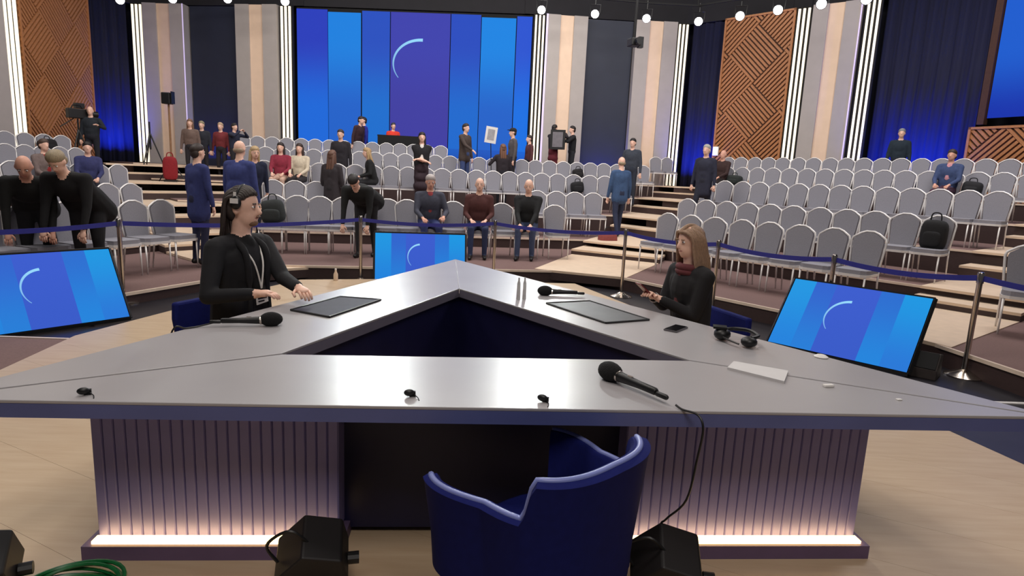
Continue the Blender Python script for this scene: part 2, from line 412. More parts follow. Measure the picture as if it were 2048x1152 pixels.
curtain(187, 267, 'narrow navy curtain with blue glow left of the lamp stand')
curtain(1372, 1438, 'narrow navy curtain with blue glow beside the right lattice panel')
curtain(1747, 1958, 'wide navy curtain with blue glow behind the right seats')
def dark(px0, px1, label):
    A, d, n, L = frame(px0, px1); o = wslab('dark_screen', px0, px1, ZB, ZT, -.3, .08, DPANEL); tag(o, label, 'wall panel', 'dark recessed wall panels')
    c = A+d*L/2+n*.15
    area('uplight', (c[0], c[1], ZB+.1), (c[0]-n[0]*.4, c[1]-n[1]*.4, ZB+2.2), L*.8, 16, (.02, .07, 1), sy=.15, spread=math.radians(120))
dark(377, 475, 'dark recessed wall panel left of the central screen')
dark(1170, 1262, 'dark recessed wall panel right of the central screen')

# ------------------------------------------------------------------ screens
def screen_mat(name, ramp_top, ramp_bot, arc=None, aspect=1., strength=1., vpos=(.0, 1.)):
    """ramp: list of (u_start, sRGB); arc: (cu, cv, r, half width, a0, a1) with u measured in heights*aspect"""
    m = bpy.data.materials.new(name); m.use_nodes = True; nt = m.node_tree; b = nt.nodes['Principled BSDF']; N = nt.nodes.new; Lk = nt.links.new
    b.inputs['Base Color'].default_value = (.004, .004, .008, 1); b.inputs['Roughness'].default_value = .8; b.inputs['Specular IOR Level'].default_value = .1
    uv = N('ShaderNodeUVMap'); sp = N('ShaderNodeSeparateXYZ'); Lk(uv.outputs[0], sp.inputs[0])
    def ramp(L):
        r = N('ShaderNodeValToRGB'); r.color_ramp.interpolation = 'CONSTANT'; e = r.color_ramp.elements
        while len(e) > 1: e.remove(e[-1])
        e[0].position = L[0][0]; e[0].color = (*lin(L[0][1]), 1)
        for p, c in L[1:]: q = e.new(p); q.color = (*lin(c), 1)
        Lk(sp.outputs[0], r.inputs[0]); return r
    rt, rb = ramp(ramp_top), ramp(ramp_bot)
    mr = N('ShaderNodeMapRange'); mr.interpolation_type = 'SMOOTHSTEP'; mr.inputs[1].default_value = vpos[0]; mr.inputs[2].default_value = vpos[1]; Lk(sp.outputs[1], mr.inputs[0])
    mx = N('ShaderNodeMixRGB'); Lk(mr.outputs[0], mx.inputs[0]); Lk(rb.outputs[0], mx.inputs[1]); Lk(rt.outputs[0], mx.inputs[2])
    out = mx.outputs[0]
    def M(op, a, b2=None, c=None):
        n = N('ShaderNodeMath'); n.operation = op
        for i, x in enumerate((a, b2, c)):
            if x is None: continue
            if isinstance(x, (int, float)): n.inputs[i].default_value = x
            else: Lk(x, n.inputs[i])
        return n.outputs[0]
    if arc:
        cu, cv, r, hw, a0, a1 = arc
        x = M('MULTIPLY', M('SUBTRACT', sp.outputs[0], cu), aspect); y = M('SUBTRACT', sp.outputs[1], cv)
        ds = M('SQRT', M('ADD', M('MULTIPLY', x, x), M('MULTIPLY', y, y)))
        an = M('ARCTAN2', y, M('MULTIPLY', x, -1.)); an = M('MULTIPLY', an, -1.)   # 0 on the left, -pi/2 at the top
        # taper towards the lower end
        t = N('ShaderNodeMapRange'); t.inputs[1].default_value = a0; t.inputs[2].default_value = a1; t.inputs[3].default_value = 1.; t.inputs[4].default_value = .25; Lk(an, t.inputs[0])
        wdt = M('MULTIPLY', t.outputs[0], hw)
        inr = M('LESS_THAN', M('ABSOLUTE', M('SUBTRACT', ds, r)), wdt)
        ok = M('MULTIPLY', inr, M('MULTIPLY', M('GREATER_THAN', an, a0), M('LESS_THAN', an, a1)))
        ok = M('MULTIPLY', ok, M('SUBTRACT', 1.1, M('MULTIPLY', M('SUBTRACT', an, a0), .55/(a1-a0))))
        m2 = N('ShaderNodeMixRGB'); Lk(ok, m2.inputs[0]); Lk(out, m2.inputs[1]); m2.inputs[2].default_value = (*lin((150, 215, 250)), 1); out = m2.outputs[0]
    Lk(out, b.inputs['Emission Color']); b.inputs['Emission Strength'].default_value = strength
    return m
def uvquad(name, pts, m, parent=None, back=None, thick=.03):
    """pts bottom-left, bottom-right, top-right, top-left; solid slab with uv on its face"""
    P = [Vector(p) for p in pts]; nr = (P[1]-P[0]).cross(P[3]-P[0]).normalized()
    Q = [p-nr*thick for p in P]
    me = bpy.data.meshes.new(name); me.from_pydata([tuple(p) for p in P+Q], [], [(0, 1, 2, 3), (7, 6, 5, 4), (0, 4, 5, 1), (1, 5, 6, 2), (2, 6, 7, 3), (3, 7, 4, 0)])
    me.materials.append(m); me.materials.append(BLACK)
    for i, p in enumerate(me.polygons): p.material_index = 0 if i == 0 else 1
    ul = me.uv_layers.new(name='UVMap')
    for li, c in zip(me.polygons[0].loop_indices, ((0, 0), (1, 0), (1, 1), (0, 1))): ul.data[li].uv = c
    o = bpy.data.objects.new(name, me); COL.objects.link(o)
    if parent: o.parent = parent
    return o
# central LED wall: seven upright panels
A, d, n, L = frame(590, 1060)
ws = empty('video_wall', (A[0], A[1], ZB), 0, 'huge central blue video wall with a pale crescent arc', 'screen')
ws_b = wslab('backing', 590, 1060, ZB, ZT, -.35, .1, BLACKM, ws); ws_b.location = (-A[0], -A[1], -ZB)
edges = [590, 653, 720, 777, 897, 958, 1028, 1060]
br_t, br_b = (27, 128, 222), (34, 98, 200)
cols = [((42, 62, 186), (28, 104, 216)), (br_t, br_b), ((40, 80, 190), (28, 110, 205)), ((62, 66, 172), (64, 62, 160)), ((40, 76, 190), (28, 105, 205)), ((24, 132, 226), (34, 98, 200)), ((42, 84, 208), (24, 112, 226))]
for k, (ct, cb) in enumerate(cols):
    a = (np.array(wp(edges[k]+.8))-A)@d; b2 = (np.array(wp(edges[k+1]-.8))-A)@d
    q = -.16 if k in (1, 5) else -.2
    zt = ZT-.06 if k not in (1, 5) else ZT-.14
    def p3(u, v): p = A+d*u+n*q; return (p[0]-A[0], p[1]-A[1], v-ZB)
    arc = None
    if k == 3: asp = (b2-a)/(zt-ZB); arc = (.52, .625, .178, .011, -1.62, .62)
    floor_c = (28, 48, 150)
    # a panel shows its colour above and the dim blue band at the bottom
    mt = screen_mat('screen_wall_%d' % k, [(0, ct)], [(0, cb)], arc, asp if k == 3 else 1., 1., (.25, .8))
    uvquad('screen_panel', [p3(a, ZB+.95), p3(b2, ZB+.95), p3(b2, zt), p3(a, zt)], mt, ws)
    mt2 = screen_mat('screen_low_%d' % k, [(0, tuple(int(.8*x+.2*y) for x, y in zip(cb, floor_c)))], [(0, (22, 40, 132))], None, 1., 1., (.1, 1.))
    uvquad('screen_panel', [p3(a, ZB), p3(b2, ZB), p3(b2, ZB+.95), p3(a, ZB+.95)], mt2, ws)
# right hand side screen above its lattice
A, d, n, L = frame(1985, 2300)
def p3(u, v): p = A+d*u+n*.05; return (p[0]-A[0], p[1]-A[1], v-3.45)
ss = empty('side_screen', (A[0], A[1], 3.45), 0, 'large plain blue side screen at the right edge above the lattice', 'screen')
uvquad('screen_panel', [p3(.05, 3.5), p3(L, 3.5), p3(L, 8.2), p3(.05, 8.2)], screen_mat('screen_side', [(0, (26, 92, 205))], [(0, (20, 50, 170))], None, 1., 1., (0, .35)), ss)
fb = MB().box(p3(-.05, 5.8), (.16, .16, 4.9), rotz(d)).build('frame', OAKD, ss)

# floor monitors
TVT = [(0, (30, 150, 225)), (.175, (48, 100, 205)), (.335, (58, 92, 205)), (.66, (42, 110, 208)), (.82, (26, 150, 225))]
TVB = [(0, (32, 130, 220)), (.175, (36, 125, 215)), (.335, (55, 90, 200)), (.66, (32, 132, 220)), (.82, (38, 120, 215))]
def monitor(bl, br, h, lean, label):
    bl, br = np.array(bl), np.array(br); d = br-bl; wd = np.hypot(*d); d = d/wd; bk = np.array([-d[1], d[0]])
    r = empty('floor_monitor', (bl[0], bl[1], -.1), 0, label, 'monitor', 'slanted blue floor monitors around the stage')
    z0 = .05; hz = h*math.cos(lean); hb = h*math.sin(lean)
    def q(u, v, o=0): p = d*u+bk*(hb*v-o*math.cos(lean)); return Vector((p[0], p[1], z0+hz*v+o*math.sin(lean)))
    asp = wd/h
    f = uvquad('screen', [q(0, 0), q(wd, 0), q(wd, 1), q(0, 1)], screen_mat('screen_tv', TVT, TVB, (.5, .52, .26, .018, -1.5, .75), asp, 1.), r, thick=.05)
    b = MB()
    for (u0, v0), (u1, v1) in (((-.012, -.016), (wd+.012, -.016)), ((wd+.012, -.016), (wd+.012, 1.016)), ((wd+.012, 1.016), (-.012, 1.016)), ((-.012, 1.016), (-.012, -.016))):
        b.tube([q(u0, v0, -.02), q(u1, v1, -.02)], .022, 4)
    b.build('bezel', BLACK, r)
    s = MB()
    for u in (wd*.25, wd*.75):
        s.tube([q(u, .9, -.06), Vector((*(d*u+bk*(hb+.25)), .012))], .015, 6); s.tube([q(u, .0, -.06), Vector((*(d*u+bk*(hb+.25)), .012))], .015, 6)
    s.build('stand', BLACK, r)
    return r
monitor((-4.72, 5.3), (-3.97, 6.33), .78, .55, 'slanted blue floor monitor left of the desk')
monitor((-2.02, 9.05), (-.72, 9.3), .72, .2, 'upright blue floor monitor behind the desk apex')
monitor((2.76, 6.5), (3.66, 5.55), .82, .68, 'slanted blue floor monitor right of the desk')
# ------------------------------------------------------------------ the triangular desk
DTOP = mat('desk_top', (166, 163, 165), .31, var=.02, scale=2.5, rgb2=(160, 156, 159), spec=.5)
DEDGE = mat('desk_edge', (88, 96, 148), .4, var=.06, scale=6)
FLUTE = mat('desk_slat', (136, 130, 188), .45, var=.05, scale=10)
PLINTH = mat('desk_plinth', (104, 84, 116), .5, var=.06, scale=10)
TZ = .75; TH = .062
O = [np.array([-.56, 6.0]), np.array([-1.96, 1.965]), np.array([2.1, 2.285])]
I = [np.array([-.38, 4.44]), np.array([-1.01, 2.645]), np.array([.86, 2.835])]
desk = empty('desk', (0, 3.4, 0), 0, 'large triangular grey presenter desk with a triangular opening', 'desk')
def dk(o): o.location = (0, -3.4, 0); return o
g = .006
for a, b in ((1, 2), (2, 0), (0, 1)):
    poly = [O[a], O[b], I[b], I[a]]; c = sum(poly)/4
    # leave a hairline joint along the mitres
    def inset(p, q, s):
        e = (q-p)/np.hypot(*(q-p)); return p+e*s
    ga, gb = (g*2.2 if a else 0), (g*2.2 if b else 0)
    poly = [inset(O[a], O[b], ga), inset(O[b], O[a], gb), inset(I[b], I[a], gb), inset(I[a], I[b], ga)]
    s = dk(MB().prism([tuple(p) for p in poly], TZ-.012, TZ).build('top_panel', DTOP, desk, bevel=.003))
    def rim(pp, qq, name):
        m = MB(); e = qq-pp; L = np.hypot(*e); mid = (pp+qq)/2; nn = np.array([e[1], -e[0]])/L
        if nn@(mid-c) > 0: nn = -nn
        mid = mid+nn*.02; m.box((mid[0], mid[1], TZ-.012-(TH-.012)/2), (L-.004, .04, TH-.012), math.atan2(e[1], e[0]))
        return dk(m.build(name, DEDGE if name == 'fascia' else mat('desk_inner_edge', (112, 108, 124), .45, var=.04, scale=6), desk))
    rim(O[a], O[b], 'fascia'); rim(I[a], I[b], 'inner_fascia')
    dk(MB().prism([tuple(c+(p-c)*.985) for p in poly], TZ-.045, TZ-.0125).build('underside', NAVY, desk))
# navy walls of the opening
cI = sum(I)/3
for a, b in ((1, 2), (2, 0), (0, 1)):
    p, q = cI+(I[a]-cI)*1.06, cI+(I[b]-cI)*1.06; e = q-p; L = np.hypot(*e); m = (p+q)/2
    dk(MB().box((m[0], m[1], (TZ-.05)/2), (L, .03, TZ-.05), math.atan2(e[1], e[0])).build('inner_wall', NAVY, desk))
# fluted pedestals: two on every side, each slat its own piece
slat_me = None
def pedestal(a, b, s0, s1, depth, bd):
    global slat_me
    e = (O[b]-O[a]); L = np.hypot(*e); e = e/L; nn = np.array([-e[1], e[0]])
    if nn@(sum(O)/3-O[a]) < 0: nn = -nn
    rz = math.atan2(e[1], e[0])
    def at(s, q): return O[a]+e*s+nn*q
    c = at((s0+s1)/2, depth+.003+bd/2)
    ped = dk(MB().box((c[0], c[1], .38), (s1-s0, bd, .62), rz).build('pedestal', FLUTE, desk))
    c = at((s0+s1)/2, depth-.08+(bd+.1)/2)
    pl = dk(MB().box((c[0], c[1], .03), (s1-s0+.05, bd+.1, .06), rz).build('plinth', PLINTH, desk))
    c = at((s0+s1)/2, depth-.04)
    led = dk(MB().box((c[0], c[1], .066), (s1-s0-.01, .045, .012), rz).build('led_strip', WARM, desk))
    c = at((s0+s1)/2, depth-.03)
    dk(MB().box((c[0], c[1], TZ-TH+.004), (s1-s0-.02, .015, .008), rz).build('led_strip', mat('led_dim', (255, 214, 170), .5, emit=1.2, var=0), desk))
    N = int(round((s1-s0)/.043)); st = (s1-s0)/N
    if slat_me is None:
        m = MB(); w2 = .0207; m.extrude([(-w2, .014, .06), (-w2, .0, .06), (-w2*.78, -.006, .06), (w2*.78, -.006, .06), (w2, .0, .06), (w2, .014, .06)], (0, 0, TZ-TH-.062)); slat_me = m.mesh('slat', FLUTE)
    for i in range(N):
        p = at(s0+st*(i+.5), depth); inst('slat', slat_me, ped, (p[0], p[1], 0), rz)
    return ped
for (a, b), (s0, s1, s2, s3) in {(1, 2): (.36, 1.315, 2.5, 3.56), (2, 0): (1.25, 2.0, 2.6, 3.3), (0, 1): (1.1, 1.7, 2.3, 3.0)}.items():
    dp = (.31, .16) if (a, b) == (1, 2) else (.16, .12)
    pedestal(a, b, s0, s1, *dp); pedestal(a, b, s2, s3, *dp)
# navy modesty panel of the front knee space
e = (O[2]-O[1]); e = e/np.hypot(*e); nn = np.array([-e[1], e[0]])
c = O[1]+e*1.91+nn*.44
dk(MB().box((c[0], c[1], .36), (1.2, .03, .66), math.atan2(e[1], e[0])).build('back_panel', NAVY, desk))

# ------------------------------------------------------------------ things on the desk
def mic(loc, rz, label, tilt=0., size=1.):
    r = empty('microphone', loc, rz, label, 'microphone', 'black handheld microphones on the desk')
    Rx = Matrix.Rotation(pi/2, 3, 'Y')   # along +x
    k = size
    MB().lathe([(.009*k, -.175*k), (.012*k, -.17*k), (.0125*k, -.1*k), (.017*k, -.02*k), (.019*k, 0)], 14, 0, (0, 0, .026*k), Rx).build('handle', BLACK, r, True)
    MB().ell((.033*k, 0, .03*k), (.05*k, .033*k, .033*k), None, 16, 10).build('foam_windshield', mat('black_foam', (14, 13, 15), .95, bump=.6, scale=220), r, True)
    MB().lathe([(.0195*k, -.004*k), (.0195*k, .004*k)], 14, 0, (-.01*k, 0, .026*k), Rx).build('ring', CHROME, r)
    MB().lathe([(.006*k, -.22*k), (.0085*k, -.215*k), (.0085*k, -.18*k), (.007*k, -.175*k)], 10, 0, (0, 0, .022*k), Rx).build('plug', BLACK, r, True)
    MB().box((-.06*k, 0, .0405*k), (.02*k, .008*k, .004*k)).build('switch', CHROME, r)
    return r
def dirang(p, q): return math.atan2(q[1]-p[1], q[0]-p[0])
pA, pB = (.43, 2.48), (.61, 2.21)
mn = mic((pA[0]+.015, pA[1]-.025, TZ), dirang(pB, pA), 'large black microphone with foam ball lying on the front side of the desk', size=1.25)
cab = [(pB[0]+.01, pB[1]-.02, TZ+.015), (.64, 2.17, TZ+.006), (.685, 2.125, TZ+.004), (.7, 2.1, TZ-.04), (.69, 2.1, .6), (.66, 2.08, .45), (.6, 2.1, .36), (.585, 2.12, .3), (.58, 2.13, .02)]
def smooth_path(P, k=6):
    P = [Vector(p) for p in P]; out = []
    for i in range(len(P)-1):
        p0, p1, p2, p3_ = P[max(i-1, 0)], P[i], P[i+1], P[min(i+2, len(P)-1)]
        for j in range(k):
            t = j/k; out.append(.5*((2*p1)+(-p0+p2)*t+(2*p0-5*p1+4*p2-p3_)*t*t+(-p0+3*p1-3*p2+p3_)*t**3))
    out.append(P[-1]); return out
tag(MB().tube(smooth_path(cab), .0042, 6).build('microphone_cable', BLACK, None, True), 'thin black cable hanging from the large microphone over the desk edge', 'cable')
mic((-1.27, 3.125, TZ), dirang((-1.5, 3.06), (-1.24, 3.13)), 'black microphone lying on the left side of the desk near the seated man', size=1.15)
tag(MB().tube(smooth_path([(-1.5, 3.06, TZ+.02), (-1.56, 3.03, TZ+.006), (-1.6, 2.99, TZ+.0045), (-1.645, 2.95, TZ), (-1.68, 2.9, .5), (-1.7, 2.85, .0)]), .0042, 6).build('microphone_cable', BLACK, None, True), 'black cable leaving the microphone by the seated man', 'cable')
mic((.27, 4.325, TZ), pi+.03, 'black microphone lying on the right side of the desk beside the dark mat', size=1.1)
def mat_pad(pts, label, col):
    c = np.mean(pts, axis=0); r = empty('desk_mat', (c[0], c[1], TZ), 0, label, 'desk mat', 'dark desk mats')
    q = [(p[0]-c[0], p[1]-c[1]) for p in pts]
    MB().prism(q, 0, .006).build('sheet', col, r)
    m = MB()
    for i in range(4):
        a, b = q[i], q[(i+1) % 4]; m.tube([(a[0], a[1], .006), (b[0], b[1], .006)], .006, 6)
    m.build('border', BLACK, r); return r
mat_pad([(-1.26, 3.49), (-1.1, 3.93), (-.83, 3.89), (-1.0, 3.36)], 'dark blue desk mat in front of the seated man', mat('mat_blue', (44, 42, 62), .7))
mat_pad([(.23, 4.02), (.53, 4.16), (.83, 3.66), (.55, 3.52)], 'dark grey desk mat in front of the seated woman', mat('mat_grey', (62, 58, 62), .5, rgb2=(48, 44, 48), scale=5))
# phone
ph = empty('phone', (.94, 3.46, TZ), dirang((.91, 3.36), (1.02, 3.5)), 'black phone lying on the right side of the desk', 'phone')
MB().box((0, 0, .005), (.16, .078, .009)).build('case', mat('phone_case', (120, 116, 120), .3, .6), ph, bevel=.002)
MB().box((0, 0, .0105), (.148, .07, .002)).build('screen', mat('phone_glass', (10, 10, 16), .1), ph)
# folded headset: two cups and a band
hs = empty('headset', (1.17, 3.2, TZ), -.55, 'black headset lying on the right side of the desk near the phone', 'headset')
MB().ell((-.06, .03, .035), (.045, .05, .033)).build('ear_cup', BLACK, hs, True)
MB().ell((.09, -.03, .03), (.042, .045, .028)).build('ear_cup', BLACK, hs, True)
MB().tube(smooth_path([(-.06, .07, .05), (-.02, .11, .055), (.06, .1, .06), (.12, .03, .055), (.1, -.03, .05)]), .011, 8).build('headband', BLACK, hs, True)
MB().tube(smooth_path([(-.06, 0, .03), (0, -.05, .025), (.05, -.075, .02)]), .005, 6).build('boom', BLACK, hs, True)
MB().box((-.075, .03, .07), (.07, .06, .012), .3).build('ear_pad', BLACKM, hs)
# paper
pp = [(.985, 2.715), (1.05, 2.82), (1.255, 2.705), (1.17, 2.545)]
c = np.mean(pp, axis=0)
tag(MB().prism([(p[0]-c[0], p[1]-c[1]) for p in pp], 0, .012).build('paper', mat('paper_white', (206, 202, 202), .7, var=.02), None, False, (c[0], c[1], TZ)), 'white sheets of paper lying across the right desk joint', 'paper')
# little clip microphones
for k, (x, y) in enumerate([(-1.47, 2.06), (-.36, 2.19), (.13, 2.2)]):
    r = empty('clip_microphone', (x, y, TZ), [.5, .2, -.3][k], ['tiny black clip microphone near the left desk corner', 'tiny black clip microphone near the middle of the front desk edge', 'tiny black clip microphone left of the large microphone'][k], 'microphone', 'tiny clip microphones')
    MB().ell((0, 0, .016), (.02, .012, .013)).build('head', BLACK, r, True)
    MB().box((.012, .004, .01), (.022, .014, .018)).build('clip', BLACKM, r)
    MB().tube(smooth_path([(.012, 0, .012), (.03, -.02, .004), (.034, -.05, .003)]), .0018, 5).build('cable', BLACK, r)
# pair of thin glass vials behind the right microphone
GL = mat('clear_glass', (236, 234, 230), .08, spec=.8)
GL.node_tree.nodes['Principled BSDF'].inputs['Transmission Weight'].default_value = .45
for k, (x, y) in enumerate([(.045, 4.12), (.085, 4.15)]):
    tag(MB().lathe([(.012, 0), (.013, .005), (.011, .11), (.006, .13), (.006, .15)], 12).build('glass_vial', GL, None, True, (x, y, TZ)), ['slim clear glass vial on the desk, the left one of two', 'slim clear glass vial on the desk, the right one of two'][k], 'vial', 'slim glass vials on the desk')
WHT = mat('white_plastic', (232, 228, 224), .4, var=.02)
tag(MB().lathe([(.03, 0), (.034, .004), (.02, .013), (.004, .016)], 14).build('white_clip', WHT, None, True, (1.545, 3.0, TZ)), 'small white oval object on the right desk edge', 'clip')
tag(MB().box((0, 0, .006), (.045, .02, .012)).build('white_tab', WHT, None, False, (1.35, 2.53, TZ), .2, .003), 'small white tab lying beside the paper on the desk', 'tab')
tag(MB().box((0, 0, .003), (.022, .014, .006)).build('white_crumb', WHT, None, False, (1.57, 2.4, TZ), .2, .002), 'tiny white scrap near the right desk corner', 'scrap')
bt = empty('small_bottle', (-2.5, 8.72, 0), 0, 'small pale bottle standing at the far left stage edge', 'bottle')
MB().lathe([(.03, 0), (.032, .01), (.032, .09), (.014, .13), (.014, .15)], 12).build('body', TREAD, bt, True); MB().lathe([(.015, .15), (.015, .17)], 10).build('cap', WHT, bt)

# ------------------------------------------------------------------ the blue tub armchair in front
VEL = mat('navy_velvet', (19, 26, 92), .85, var=.08, scale=40, spec=.15)
PIPE = mat('navy_piping', (120, 130, 190), .4, var=.03, scale=20)
FXh = heading(-.70, .71)
ac = empty('armchair', (.145, 1.895, 0), FXh, 'navy blue swivel tub armchair in front of the desk', 'armchair')
# plan: rounded U, open at the front (+y); height steps from arms to back
W2, DB = .29, .24
plan = []
for i in range(41):
    t = i/40
    plan.append(t)
def upt(t):
    # superellipse walk from the right arm tip round the back to the left arm tip
    ang = math.radians(-42+264*t)     # 0 = +x side
    ca, sa = math.cos(ang), -math.sin(ang)
    p = 2.7
    rr = (abs(ca)**p+abs(sa)**p)**(-1/p)
    return Vector((W2*ca*rr*(1+.42*max(0, sa)), DB*sa*rr*(1.45 if sa > 0 else 1.12), 0))
def hgt(t):
    a = abs(t-.5)*2            # 0 at the back centre
    def sm(x, lo, hi): x = min(1, max(0, (x-lo)/(hi-lo))); return x*x*(3-2*x)
    back = .735+.01*(1-a)
    arm = .615+.0*max(0, (a-.62)/.38)
    return back+(arm-back)*sm(a, .40, .455)
m = MB(); N = 96; th = .045; ring = []
TS = [i/N for i in range(N+1)]
vs = []
for t in TS:
    p = upt(t); q = upt(min(1, t+.004))-upt(max(0, t-.004)); nn = Vector((q.y, -q.x, 0)).normalized()
    if nn.dot(p) < 0: nn = -nn
    H = hgt(t); fl = .03*(1-abs(t-.5)*2)
    prof = [(0, .30), (.0, .42), (.012, H-.03), (.016, H-.008)]
    row = [p*(.93+.07*(z-.3)/.4)+nn*o+Vector((0, 0, z)) for o, z in prof]
    row += [p+nn*(-.004)+Vector((0, 0, H)), p-nn*(th-.01)+Vector((0, 0, H)), p-nn*th+Vector((0, 0, H-.012)), p*.96-nn*th+Vector((0, 0, .40)), p*.9-nn*th+Vector((0, 0, .30))]
    vs += row
K = 9
fs = [(i*K+j, i*K+(j+1) % K, (i+1)*K+(j+1) % K, (i+1)*K+j) for i in range(N) for j in range(K)]
fs += [tuple(range(K))[::-1], tuple(range(N*K, N*K+K))]
m.add(vs, [f[::-1] for f in fs]); m.build('shell', VEL, ac, True)
m = MB(); m.tube([upt(t)+Vector((0, 0, hgt(t)-.001))-upt(t).normalized()*.016 for t in TS], .0105, 8); m.build('piping', PIPE, ac, 'full')
m = MB()
m.prism([(W2*.9*math.cos(a)*(abs(math.cos(a))**3+abs(math.sin(a))**3)**(-1/3.), .0+.25*math.sin(a)*(abs(math.cos(a))**3+abs(math.sin(a))**3)**(-1/3.)) for a in [2*pi*i/28 for i in range(28)]], .3, .41)
m.build('seat_cushion', VEL, ac, True, bevel=.02)
MB().lathe([(.03, .06), (.03, .3)], 12).build('column', BLACK, ac, True)
for k in range(4):
    a = pi/4+k*pi/2; MB().tube([(0, 0, .075), (.2*math.cos(a), .2*math.sin(a), .045), (.29*math.cos(a), .29*math.sin(a), .014)], [.024, .018, .013], 8).build('leg', BLACK, ac, True)

# ------------------------------------------------------------------ black floor lamps, cables, green coil
def flood(loc, rz, label, s=1.):
    r = empty('floor_lamp', loc, rz, label, 'floor lamp', 'black floor lamps below the desk')
    body = [(-.11, .0), (-.075, -.085), (.06, -.1), (.12, -.03), (.1, .07), (-.02, .105)]
    R = Matrix.Rotation(.35, 3, 'X')
    m = MB(); m.extrude([R @ Vector((x*s, -.08*s, y*s)) + Vector((0, 0, .165*s)) for x, y in body], R @ Vector((0, .17*s, 0))); m.build('housing', mat('lamp_black', (22, 18, 20), .6), r, bevel=.008)
    MB().tube(smooth_path([R @ Vector((-.1*s, -.02, .02))+Vector((0, 0, .165*s)), R @ Vector((-.13*s, 0, .09))+Vector((0, 0, .165*s)), R @ Vector((-.06*s, 0, .15))+Vector((0, 0, .165*s)), R @ Vector((0, -.02, .1))+Vector((0, 0, .165*s))]), .006, 6).build('handle', BLACK, r, True)
    MB().lathe([(.06*s, -.012), (.06*s, .012)], 20, 0, R @ Vector((0, .095*s, 0))+Vector((0, 0, .165*s)), R @ Matrix.Rotation(pi/2, 3, 'X')).build('lens', mat('dark_glass', (30, 30, 38), .1), r, True)
    MB().box((0, 0, .05*s), (.1*s, .1*s, .1*s)).build('foot', BLACK, r); MB().lathe([(.11*s, 0), (.11*s, .012), (.09*s, .02)], 16).build('base', BLACK, r)
    MB().lathe([(.022, -.02), (.022, .02)], 10, 0, (.135*s, 0, .15*s), Matrix.Rotation(pi/2, 3, 'Y')).build('knob', BLACK, r)
    return r
flood((-.68, 2.04, 0), .25, 'black floor lamp left of the armchair', 1.1)
flood((.6, 2.06, 0), -.15, 'black floor lamp right of the armchair', 1.15)
flood((-1.755, 1.86, 0), .5, 'black floor lamp cut by the bottom left corner', 1.1)
tag(MB().tube(smooth_path([(-.55, 2.05, .03), (-.47, 2.0, .02), (-.38, 2.05, .006), (-.3, 1.9, .006), (-.35, 1.6, .006)]), .006, 6).build('lamp_cable', BLACK, None, True), 'black cable on the floor left of the armchair', 'cable')
GRN = mat('green_cable', (24, 120, 62), .4, var=.2, scale=30)
gr = empty('cable_coil', (-1.54, 2.0, 0), 0, 'coil of bright green cable on the stage floor', 'cable')
for k in range(7):
    R0 = .145-.006*(k % 3); P = []
    for i in range(29):
        a = 2*pi*i/28; P.append((R0*math.cos(a)*1.1+.006*k, R0*math.sin(a)*.8+.01*math.sin(k*2.), .012+.011*k+.008*math.sin(a*2+k)))
    MB().tube(P, .0075, 6, cap=False).build('loop', GRN, gr, True)

# wedge loudspeaker beside the right monitor
sp = empty('stage_speaker', (3.87, 5.64, -.1), -.75, 'dark wedge loudspeaker beside the right floor monitor', 'loudspeaker')
MB().extrude([(-.17, -.15, 0), (-.17, .17, 0), (-.17, .15, .27), (-.17, .0, .3), (-.17, -.15, .12)], (.34, 0, 0)).build('cabinet', mat('speaker_brown', (52, 44, 42), .7), sp, bevel=.008)
MB().extrude([(-.15, -.148, .125), (-.15, -.012, .295), (-.15, -.022, .302), (-.15, -.158, .132)], (.3, 0, 0)).build('grille', BLACKM, sp)
sp.scale = (.72, .72, .78)
sp2 = empty('stage_speaker', (-4.66, 5.02, -.04), .9, 'dark wedge loudspeaker at the left picture edge', 'loudspeaker')
MB().extrude([(-.17, -.15, 0), (-.17, .17, 0), (-.17, .15, .27), (-.17, .0, .3), (-.17, -.15, .12)], (.34, 0, 0)).build('cabinet', mat('speaker_brown', (52, 44, 42), .7), sp2, bevel=.008)
MB().extrude([(-.15, -.148, .125), (-.15, -.012, .295), (-.15, -.022, .302), (-.15, -.158, .132)], (.3, 0, 0)).build('grille', BLACKM, sp2)

